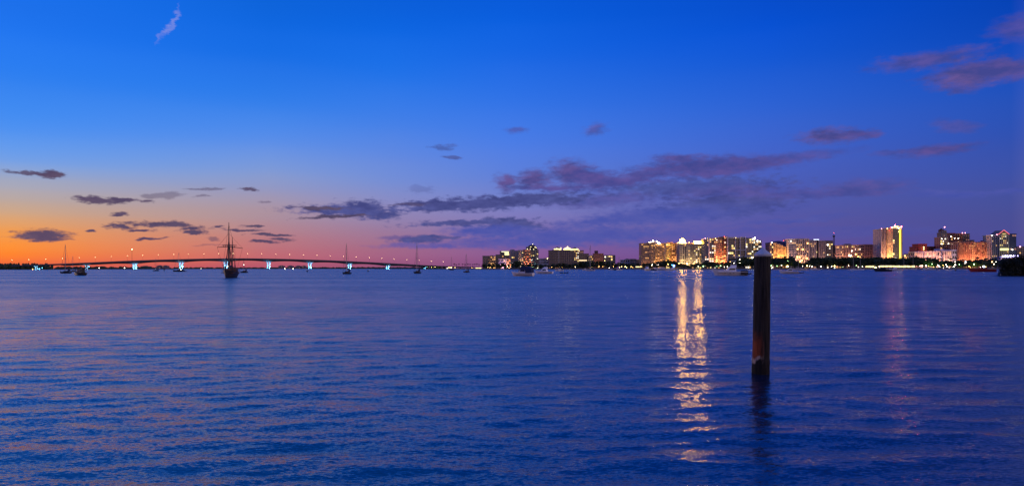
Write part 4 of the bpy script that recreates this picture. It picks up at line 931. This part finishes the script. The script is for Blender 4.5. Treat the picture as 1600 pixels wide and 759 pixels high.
def sailboat(label, px, py, mast_y, L, rz, hull=blackhull, mastpx=None, light=None, mastr=.14, group=None, dodger=True):
    t, Y = boat_root('sailboat', label, 'sailboat', px, py, rz, group)
    B = L*.3; fb = L*.11
    h_ = hull_mesh(L, B, fb).build('hull', hull, t, smooth=False)
    cabin(MB(), -L*.22, L*.22, B*.6, fb*.98, fb+.55).build('cabin', hull if hull != blackhull else blackhull, t)
    for s in (-1, 1): MB().box(-L*.15, L*.12, s*B*.29-.05, s*B*.29+.05, fb+.18, fb+.4).build('cabin_window', glass, t)
    mh = wz(px, mast_y, Y); mx = L*.06
    MB().tube((mx, 0, fb), (mx, 0, mh), mastr, mastr*.7, 8).build('mast', alu, t)
    MB().tube((mx, 0, fb+1.5), (-L*.42, 0, fb+1.6), .1, n=6).build('boom', alu, t)
    m = MB()
    for k in range(6): m.tube((mx-.3-k*L*.07, 0, fb+1.72), (mx-.3-(k+1)*L*.07, 0, fb+1.7), .24-.02*k, .22-.02*k, 8)
    m.build('furled_sail', navy, t)
    m = MB().tube((L*.54, 0, fb*1.3), (mx, 0, mh*.97), .06, .03, 5); m.build('furled_jib', navy, t)
    m = MB()
    for e in ((-L*.49, 0, fb), (mx-.2, B*.45, fb), (mx-.2, -B*.45, fb)): m.tube(e, (mx, 0, mh*(.98 if e[0] < -1 else .8)), .025, n=4)
    m.tube((mx, -B*.3, mh*.5), (mx, B*.3, mh*.5), .05, n=5); m.build('rigging', rope, t)
    if dodger: cabin(MB(), -L*.36, -L*.18, B*.62, fb+.2, fb+1.35, .2).build('dodger', navy, t)
    m = MB()
    for s in (-1, 1):
        for k in range(5): m.tube((-L*.42+k*L*.2, s*B*.43*(1 if k < 3 else .85), fb*.98), (-L*.42+k*L*.2, s*B*.43*(1 if k < 3 else .85), fb+.65), .025, n=4)
    m.build('stanchions', steel, t)
    if light: lampball(t, (light[0], 0, light[1]), light[2])
    return t
sailboat('dark sailboat with the tallest mast at the left, under the bridge ramp', 103, 427, 381.5, 6.4, 228)
sailboat('sailboat with a short mast half hidden behind the dark trawler at left', 114.5, 424.5, 400, 5.2, 190)
sailboat('small dark sailboat with a tall mast close to a lit pier at middle left', 542, 428, 380, 5.2, 235, mastr=.12)
sailboat('dark sailboat with a twin line mast near the right end of the bridge', 652, 427, 380.5, 5.6, 240, mastr=.16)
sailboat('tiny dark sailboat with a thin mast before the palm row', 729, 425.5, 396, 4.0, 220, mastr=.12)
sailboat('distant dark sailboat moored off the marina shed by the bridge', 706, 422, 400, 6.2, 215, mastr=.15)
sailboat('small dark sailboat under twin white masthead lights beside the schooner', 381.5, 426, 407, 5.2, 230, light=(.3, 4.4, 'white'), mastr=.1)
sailboat('dark sailboat moored before the second lit bridge pier', 280.5, 424.3, 394.5, 8.0, 175, light=(-1, 1.6, 'white'), mastr=.15)
sailboat('low dark sailboat with a white deck light left of the second pier', 244, 423.3, 403, 6.0, 150, light=(.5, 1.8, 'white'), mastr=.13)
sailboat('pinkish hulled sailboat with a tall thick mast before the brick red block', 923, 423, 382.8, 7.5, 170, cream, mastr=.28)
sailboat('tiny white sailboat in the row of small boats, left of the lit marina lamps', 955, 421.9, 392.5, 6.2, 160, white, mastr=.16)
sailboat('tiny white sailboat directly below the yellow marina lamps', 968, 422.2, 400.5, 6.0, 200, white, mastr=.16)
sailboat('white sailboat with a boom cover moored just beyond the small motorboat', 1249, 422.2, 406, 12, 180, cream, mastr=.16)
sailboat('white sailboat with a bare mast below the pink block', 1334, 421.6, 402.5, 6.5, 190, white, mastr=.18)
sailboat('white sailboat beside another below the pink block, bow turned away', 1343.5, 421.7, 404, 7.5, 10, white, mastr=.16)
sailboat('white sailboat before the long yellow arcade, mast nearest the neon tower', 1413, 421.2, 402, 8.5, 185, white, mastr=.16)
sailboat('white sailboat before the long yellow arcade, closer to the white tents', 1426, 421.1, 403, 8.0, 5, white, mastr=.16)

def trawler(label, px, py, L, rz):
    t, Y = boat_root('trawler', label, 'boat', px, py, rz)
    B = L*.36; fb = L*.15
    hull_mesh(L, B, fb, .5).build('hull', blackhull, t)
    cabin(MB(), -L*.3, L*.22, B*.72, fb*.98, fb+1.3).build('cabin', blackhull, t)
    for s in (-1, 1): MB().box(-L*.22, L*.05, s*B*.34-.05, s*B*.34+.05, fb+.55, fb+1.0).build('cabin_window', glass, t)
    MB().box(-L*.4, L*.12, -B*.38, B*.38, fb+1.75, fb+1.85).build('canopy', navy, t)
    for x in (-L*.38, L*.1):
        for s in (-1, 1): MB().tube((x, s*B*.34, fb), (x, s*B*.34, fb+1.75), .04, n=5).build('canopy_post', steel, t)
    MB().tube((0, 0, fb+1.8), (0, 0, fb+3.6), .05, .03, 5).build('antenna', alu, t)
    MB().box(-L*.5, -L*.49, -B*.3, B*.3, .15, fb*.9).build('transom_board', woodm, t)
trawler('stubby dark trawler seen from astern beside the leftmost tall mast', 125, 430, 6.2, 120)

def motorboat(label, px, py, L, rz, hull=white, fly=True, canvas=None, light=None, name='motor_yacht', cat='motorboat', top=None):
    t, Y = boat_root(name, label, cat, px, py, rz)
    B = L*.32; fb = L*.11+.15
    hull_mesh(L, B, fb, .55, .9, .14).build('hull', hull, t)
    MB().box(-L*.49, L*.40, -B*.47, B*.47, fb*.50, fb*.56).build('rub_rail', navy, t)
    cabin(MB(), -L*.15, L*.28, B*.78, fb*.99, fb+1.15, .12, .55).build('cabin', hull, t)
    for s in (-1, 1): MB().prism([(-L*.12, fb+.45), (L*.12, fb+.45), (L*.06, fb+.9), (-L*.12, fb+.9)], s*B*.385-.03, s*B*.385+.03).build('side_window', glass, t)
    MB().add([(L*.245, -B*.3, fb+.35), (L*.245, B*.3, fb+.35), (L*.19, B*.27, fb+.95), (L*.19, -B*.27, fb+.95)], [(0, 1, 2, 3)]).build('windshield', glass, t)
    if fly:
        cabin(MB(), -L*.16, L*.10, B*.66, fb+1.16, fb+1.95, .06, .4).build('flybridge', hull, t)
        for x in (-L*.14, L*.04):
            for s in (-1, 1): MB().tube((x, s*B*.28, fb+1.9), (x+.15, s*B*.24, fb+2.95), .04, n=5).build('hardtop_post', steel, t)
        MB().box(-L*.19, L*.09, -B*.3, B*.3, fb+2.95, fb+3.05).build('hardtop', hull if not canvas else canvas, t)
        MB().tube((-L*.05, B*.2, fb+3.0), (-L*.09, B*.2, fb+(top or 5.2)), .035, .02, 5).build('antenna', alu, t)
    if canvas and not fly:
        m = MB(); pr = [(-L*.46, fb+.05), (-L*.44, fb+1.5), (-L*.25, fb+2.0), (0, fb+2.05), (L*.14, fb+1.2), (L*.1, fb+.9), (-L*.15, fb+.9), (-L*.16, fb+.05)]
        m.prism(pr, -B*.42, B*.42).build('canvas_canopy', canvas, t)
    m = MB()
    for s in (-1, 1):
        pts = [(L*.12, B*.44), (L*.28, B*.34), (L*.40, B*.2), (L*.50, .04)]
        for (x, y_), (x2, y2) in zip(pts, pts[1:]): m.tube((x, s*y_, fb*1.25+.5), (x2, s*y2, fb*1.4+.5), .025, n=4).tube((x, s*y_, fb*1.05), (x, s*y_, fb*1.25+.5), .02, n=4)
    m.build('bow_rail', steel, t)
    if light: lampball(t, light[:3], light[3], light[4] if len(light) > 4 else .22)
    return t
motorboat('cabin cruiser under a dark navy canopy, nearest motorboat off the pink lit hotel', 818, 431, 6.9, 150, cream, False, navy)
t = bpy.context.scene.objects
motorboat('white flybridge motorboat moored before the pavilion crowned block', 851, 427.5, 7.4, 160, white, True)
motorboat('small white runabout close behind the flybridge boat', 874.5, 423.3, 6.5, 180, white, False, None)
motorboat('small blue and white launch just left of the pinkish sailboat', 914.5, 422.2, 6.0, 180, white, False, None)
motorboat('white motor yacht with a flybridge seen bow on below the brown tower', 1011, 422.8, 10.5, 250, white, True)
motorboat('long white motor yacht to the right of the bow on yacht', 1035, 422.0, 15.5, 180, white, False, None)
motorboat('white motor yacht showing a blue light beneath the yellow lit tower', 1051.5, 422.2, 9.5, 200, white, True, light=(-1, 0, 4.6, 'blue', .9))
motorboat('tiny white motorboat moored below the cream and brown block', 1274.5, 421.9, 8.5, 185, white, False, None)
motorboat('low dark sport boat with a white cabin below the neon tower', 1381, 424, 9.6, 170, blackhull, False, None)
motorboat('white motor yacht just right of the dark sport boat', 1399, 422.1, 8.6, 195, white, True)
motorboat('long grey white boat moored by the green lit gardens', 1453, 421.6, 10.5, 180, white, False, None)
motorboat('small dark runabout moored in the row below the marina lamps', 962, 422.0, 5.0, 10, blackhull, False, None)
motorboat('dark boat moored between the bow on yacht and the long white yacht', 1021, 422.3, 5.5, 10, blackhull, False, None)
motorboat('red hulled excursion boat with a bright white light at the right', 1537, 424.6, 11.8, 180, redhull, False, None, light=(0, 0, 2.9, 'cool', .45))
# the sportfishing yacht
t, Y = boat_root('sportfishing_yacht', 'white sportfishing yacht with a tuna tower, left of the wooden piling', 'yacht', 1143, 430.3, 183)
L = 9.6; B = 3.3; fb = 1.05
hull_mesh(L, B, fb, .75, .9, .13).build('hull', cream, t)
MB().box(-L*.49, L*.42, -B*.485, B*.485, fb*.86, fb*.94).build('rub_rail', white, t)
for x in (-.6, .5, 2.0): MB().lathe([(.12, -.04), (.12, .04)], n=10).build('porthole', glass, t, (x, B*.475, .62)).rotation_euler = (R(90), 0, 0)
cabin(MB(), -1.4, 2.2, 2.5, fb*.99, 2.1, .15, .6).build('cabin', white, t)
for s in (-1, 1): MB().prism([(-1.1, 1.45), (1.0, 1.45), (.6, 1.88), (-1.1, 1.88)], s*1.24-.04, s*1.24+.04).build('side_window', glass, t)
MB().add([(1.85, -1.0, 1.3), (1.85, 1.0, 1.3), (1.15, .85, 2.0), (1.15, -.85, 2.0)], [(0, 1, 2, 3)]).build('windshield', glass, t)
cabin(MB(), -1.5, .6, 2.1, 2.11, 2.75, .1, .4).build('flybridge', white, t)
for x in (-1.4, .2):
    for s in (-1, 1): MB().tube((x, s*.95, 2.7), (x+(.3 if x < 0 else -.25), s*.6, 3.75), .045, n=6).build('tower_leg', alu, t)
MB().box(-1.3, .15, -.75, .75, 3.75, 3.85).build('hardtop', white, t)
for s in (-1, 1): MB().tube((-.5, s*.9, 2.6), (-2.6, s*1.5, 6.0), .03, .015, 5).build('outrigger', alu, t)
MB().box(-4.2, -1.5, -1.35, 1.35, 1.95, 2.03).build('cockpit_awning', navy, t)
for s in (-1, 1): MB().tube((-4.1, s*1.3, fb), (-4.1, s*1.3, 1.95), .04, n=5).build('awning_post', steel, t)
MB().box(-4.86, -2.7, -1.58, 1.58, .22, 1.3).build('cockpit_cover', blackhull, t); t.scale = (1, 1, 1.2)
m = MB()
for s in (-1, 1):
    pts = [(1.5, 1.4), (3., 1.1), (4.3, .65), (5.4, .05)]
    for (x, y_), (x2, y2) in zip(pts, pts[1:]): m.tube((x, s*y_, 2.05), (x2, s*y2, 2.25), .03, n=4).tube((x, s*y_, 1.3), (x, s*y_, 2.05), .025, n=4)
m.build('bow_rail', steel, t)
# small motorboat right of the piling
t = motorboat('small cream motorboat with an open cockpit just right of the piling', 1234.5, 427.6, 6.6, 180, cream, False, None, name='small_motorboat')
# dinghies
def dinghy(label, px, py, L, rz, m=rubber):
    t, Y = boat_root('dinghy', label, 'dinghy', px, py, rz)
    hull_mesh(L, L*.45, .32, .4, .85, .05, .1, 10).build('hull', m, t)
    MB().box(-L*.2, -L*.08, -L*.19, L*.19, .33, .40).build('thwart', woodm, t)
    MB().box(-L*.56, -L*.48, -.15, .15, .05, .75).build('outboard_motor', darkmetal, t)
dinghy('dark blue dinghy trailing the white flybridge motorboat', 881, 426.8, 3.6, 175, navy); dinghy('little grey dinghy trailing the small cream motorboat', 1250, 426.9, 2.7, 180)
dinghy('dark dinghy floating at the stern of the sportfishing yacht', 1165.5, 428.6, 3.4, 185, blackhull); dinghy('grey dinghy beside the dark sailboat at the second pier', 288, 424.1, 3.2, 178)
# schooner
t, Y = boat_root('schooner', 'dark two masted schooner with crossed yards anchored before the bridge', 'schooner', 360, 433.6, -101)
L = 12.0; B = 3.3; fb = 1.45
hull_mesh(L, B, fb, .45, .72, .10, .4).build('hull', blackhull, t)
MB().box(-L*.47, L*.35, -B*.44, B*.44, fb*.80, fb*.90).build('wale', woodm, t)
cabin(MB(), -4.3, -1.0, 2.4, fb*.98, fb+.95, .1, .1).build('deckhouse', woodm, t); cabin(MB(), .6, 2.6, 1.9, fb*.98, fb+.7, .1, .1).build('forward_deckhouse', woodm, t)
for s in (-1, 1): MB().box(-3.8, -1.6, s*1.14-.04, s*1.14+.04, fb+.35, fb+.7).build('cabin_window', glass, t)
MB().tube((5.6, 0, fb*1.35), (9.2, 0, fb*1.35+1.3), .13, .07).build('bowsprit', spar, t)
zt = wz(360, 348, Y); z2 = wz(365, 369.5, Y)
MB().tube((1.9, 0, fb), (1.9, 0, zt*.62), .27, .20, 10).tube((1.9, 0, zt*.58), (1.9, 0, zt), .17, .07, 8).build('mainmast', spar, t)
MB().tube((-2.5, 0, fb), (-2.5, 0, z2), .16, .07, 10).build('mizzenmast', spar, t)
zy = wz(360, 385.5, Y)
# yards lie square to the picture: local direction across
ca = R(101); ux, uy = math.cos(ca), math.sin(ca)
for dz, l1, l2, dip in ((0, 2.85, 3.35, .30), (.45, 1.6, 1.9, .1)):
    c = (1.9, 0, zy+dz); MB().tube((c[0]-ux*l1, -uy*l1, c[2]-dip*.7), c, .07, .12, 7).tube(c, (c[0]+ux*l2, uy*l2, c[2]-dip*1.3), .12, .07, 7).build('yard', spar, t)
m = MB()
for k in range(7): m.ball((1.9+ux*(-1.3+k*.45), uy*(-1.3+k*.45), zy+.12-.02*abs(k-3)), .12, 7, 5, 1)
m.build('furled_sail', rope, t)
MB().tube((1.7, 0, fb+1.1), (-2.2, 0, fb+1.5), .09, n=6).build('boom', spar, t); MB().tube((-2.7, 0, fb+1.2), (-6.6, 0, fb+1.7), .09, n=6).build('mizzen_boom', spar, t)
m = MB()
for k in range(7): m.ball((1.4-k*.52, 0, fb+1.36+.05*k), .27, 7, 5, .9)
m.build('furled_mainsail', navy, t)
m = MB()
for s in (-1, 1):
    for k in range(4): m.tube((1.2+k*.45, s*B*.27, fb), (1.9, 0, zt*.72), .045, n=4)
    for k in range(3): m.tube((-3.1+k*.45, s*B*.25, fb), (-2.5, 0, z2*.85), .035, n=4)
    for k in range(12):
        f = k/13; zz = fb+(zt*.62-fb)*f
        a = Vector((1.2, s*B*.27, fb)).lerp(Vector((1.9, 0, zt*.72)), f); b = Vector((2.55, s*B*.27, fb)).lerp(Vector((1.9, 0, zt*.72)), f); m.tube(a, b, .02, n=4)
for e, f in (((9.0, 0, fb*1.35+1.2), (1.9, 0, zt*.97)), ((7.4, 0, fb*1.35+.6), (1.9, 0, zt*.62)), ((1.9, 0, zt*.96), (-2.5, 0, z2*.97)), ((-6.2, 0, fb), (-2.5, 0, z2)), ((1.9+ux*3.3, uy*3.3, zy-.35), (1.9, 0, zt*.8)), ((1.9-ux*2.8, -uy*2.8, zy-.2), (1.9, 0, zt*.8)), ((1.9+ux*3.3, uy*3.3, zy-.35), (0, B*.45, fb)), ((1.9-ux*2.8, -uy*2.8, zy-.2), (0, -B*.45, fb)), ((1.9+ux*1.4, uy*1.4, zy), (.5, B*.45, fb)), ((1.9, 0, zy-.2), (1.5, 1.2, fb))): m.tube(e, f, .028, n=4)
m.build('rigging', rope, t)
m = MB()
for k in range(10):
    x = -L*.46+k*L*.085; 
    for s in (-1, 1): m.tube((x, s*B*.42, fb), (x, s*B*.42, fb+.7), .035, n=4)
for s in (-1, 1): m.tube((-L*.46, s*B*.42, fb+.7), (L*.31, s*B*.42, fb+.75), .03, n=4)
m.build('railing', rope, t)
lampball(t, (-1.9, -1.0, 3.0), 'white', .07)
# channel markers
def marker(px, py, yt, label):
    t, Y = boat_root('channel_marker', label, 'channel marker', px, py, 0)
    z = wz(px, yt, Y); MB().tube((0, 0, -1), (0, 0, z), .16, .14, 8).build('pile', bark, t); MB().box(-.55, .55, -.22, -.16, z*.55, z*.98).build('daymark', darkmetal, t)
marker(256.5, 424.3, 419.5, 'lone channel marker between the first and second bridge piers'); marker(992, 423.6, 413.5, 'thin dark channel marker left of the bow on yacht')
marker(480, 425.5, 422.5, 'tiny dark marker low in the water before the fifth pier'); marker(575, 425, 422, 'tiny dark marker between the last two lit piers'); marker(1493, 424, 421, 'small dark marker before the pale hotel')

# ------------------------------------------------------------------ mangroves at the right edge
rn = random.Random(4)
MP = []
for i in range(3):
    t = thing('mangrove_bush', (0, 0, 0), 'dark mangrove', 'mangrove')
    link('crown', crown_mesh('crown', mang, 5.4, 5.2, 4200, .17, 70+i, lumps=16, base=-.14), t)
    m = MB()
    for k in range(9):
        a = k*.72+i; m.tube((1.9*math.cos(a), 1.9*math.sin(a), -.5), (.3*math.cos(a), .3*math.sin(a), 2.2), .07, .05, 5)
    m.build('roots', bark, t); freeze(t); MP.append(t)
for k, (px, Y, s, lab) in enumerate(((1568.5, 203, .88, 'outermost dark mangrove bush of the clump, at its left tip'), (1582, 201, .98, 'second dark mangrove bush from the tip of the clump'), (1598, 203, 1.06, 'dark mangrove bush cut by the right picture edge'), (1576, 208.5, .95, None), (1591, 209.5, 1.05, None), (1616, 204, 1.1, None), (1634, 208, 1.15, None), (1607, 211, 1.1, None))):
    clone(MP[k % 3], USED, (wx(px, Y), Y, -.05), k*1.3, (s, s, s), lab or 'dark mangrove bush in the rear row of the clump', 'mangrove clump at the water edge')
MB().lathe([(9, -.6), (8.6, -.1), (5, .22)], c=(0, 0, 0), n=24, sx=1.4, sy=.55).build('ground', mat('mud', (.03,.026,.02), .6), None, (wx(1602, 206), 206, 0), kind='structure')

# ------------------------------------------------------------------ the piling
PY = 16.0
px_b = wx(1188.3, PY); px_t = wx(1191.8, PY); PH = wz(1192, 398.5, PY)
t = thing('wooden_piling', (px_b, PY, 0), 'weathered wooden mooring piling with a pointed white cap standing in the foreground', 'piling')
rn = random.Random(3); m = MB(); vs = []; n = 72; rows = 90
for j in range(rows+1):
    f = j/rows; z = -1.2+(PH+1.2)*f; lx = (px_t-px_b)*z/PH
    for k in range(n):
        a = 2*math.pi*k/n
        r = .187-.010*max(0, z)/PH+.0035*math.sin(a*9+z*.8)+.0025*math.sin(a*23+z*2.1)+.003*math.sin(a*3+z*3.1)+rn.uniform(-.0012, .0012)
        if z < .32: r += .006+.004*math.sin(a*13+z*30)
        vs.append((lx+r*math.cos(a), r*math.sin(a), z))
fs = [(j*n+k, j*n+(k+1) % n, (j+1)*n+(k+1) % n, (j+1)*n+k) for j in range(rows) for k in range(n)]+[tuple(range(rows*n, rows*n+n))]
pm = bpy.data.materials.new('weathered_piling'); pm.use_nodes = True; nt = pm.node_tree; N = nt.nodes; Lk = nt.links
bs = N['Principled BSDF']; tcn = nd('ShaderNodeTexCoord'); mp = nd('ShaderNodeMapping'); Lk.new(tcn.outputs['Object'], mp.inputs[0]); mp.inputs['Scale'].default_value = (26, 26, 1.6)
gr = nd('ShaderNodeTexNoise'); gr.inputs['Scale'].default_value = 1; gr.inputs['Detail'].default_value = 6; Lk.new(mp.outputs[0], gr.inputs['Vector'])
bl = nd('ShaderNodeTexNoise'); bl.inputs['Scale'].default_value = 4; bl.inputs['Detail'].default_value = 5; Lk.new(tcn.outputs['Object'], bl.inputs['Vector'])
sp_ = nd('ShaderNodeSeparateXYZ'); Lk.new(tcn.outputs['Object'], sp_.inputs[0])
wood = mixc(maprange(gr.outputs['Fac'], .35, .65), (.004, .0035, .003), (.034, .028, .024))
wood = mixc(maprange(bl.outputs['Fac'], .42, .62, 0, .6), wood, (.022, .016, .013))
zn = math_('ADD', sp_.outputs[2], math_('MULTIPLY', math_('SUBTRACT', bl.outputs['Fac'], .5), .8))
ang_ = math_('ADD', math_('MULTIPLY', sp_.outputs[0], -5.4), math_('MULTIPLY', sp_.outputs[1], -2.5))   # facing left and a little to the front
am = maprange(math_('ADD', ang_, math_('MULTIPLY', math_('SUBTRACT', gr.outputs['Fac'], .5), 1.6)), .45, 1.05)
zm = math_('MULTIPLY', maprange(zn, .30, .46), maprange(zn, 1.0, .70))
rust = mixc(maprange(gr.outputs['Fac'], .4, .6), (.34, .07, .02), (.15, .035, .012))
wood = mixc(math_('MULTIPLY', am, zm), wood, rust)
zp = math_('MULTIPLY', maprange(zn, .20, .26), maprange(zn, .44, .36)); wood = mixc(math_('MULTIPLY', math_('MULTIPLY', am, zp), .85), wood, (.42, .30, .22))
wet = maprange(zn, .26, .18); wood = mixc(wet, wood, (.010, .008, .007))
Lk.new(wood, bs.inputs['Base Color']); bs.inputs['Roughness'].default_value = .85; bs.inputs['Specular IOR Level'].default_value = .2
bpn = nd('ShaderNodeBump'); bpn.inputs['Strength'].default_value = .7; bpn.inputs['Distance'].default_value = .012; Lk.new(gr.outputs['Fac'], bpn.inputs['Height']); Lk.new(bpn.outputs[0], bs.inputs['Normal'])
m.add(vs, fs).build('post', pm, t, smooth=True)
cap = MB().lathe([(.186, -.005), (.190, -.005), (.191, .045), (.183, .062), (.150, .082), (.105, .118), (.06, .158), (.026, .188), (.004, .205)], n=48)
cap.build('piling_cap', mat('white_plastic', (.40, .40, .42), .45, var=.06, scale=6), t, (px_t-px_b, 0, PH-.03), smooth=True)

# leftover lit windows of the widest facades
for (tn, mn), (tt, mm, mb) in link_rest.items():
    mb.build('lit_window', mm, tt, kind='stuff')
S.cycles.max_bounces = 6; S.cycles.diffuse_bounces = 2; S.cycles.glossy_bounces = 3; S.cycles.use_light_tree = True
S.cycles.sample_clamp_indirect = 6; S.cycles.caustics_reflective = False; S.cycles.caustics_refractive = False
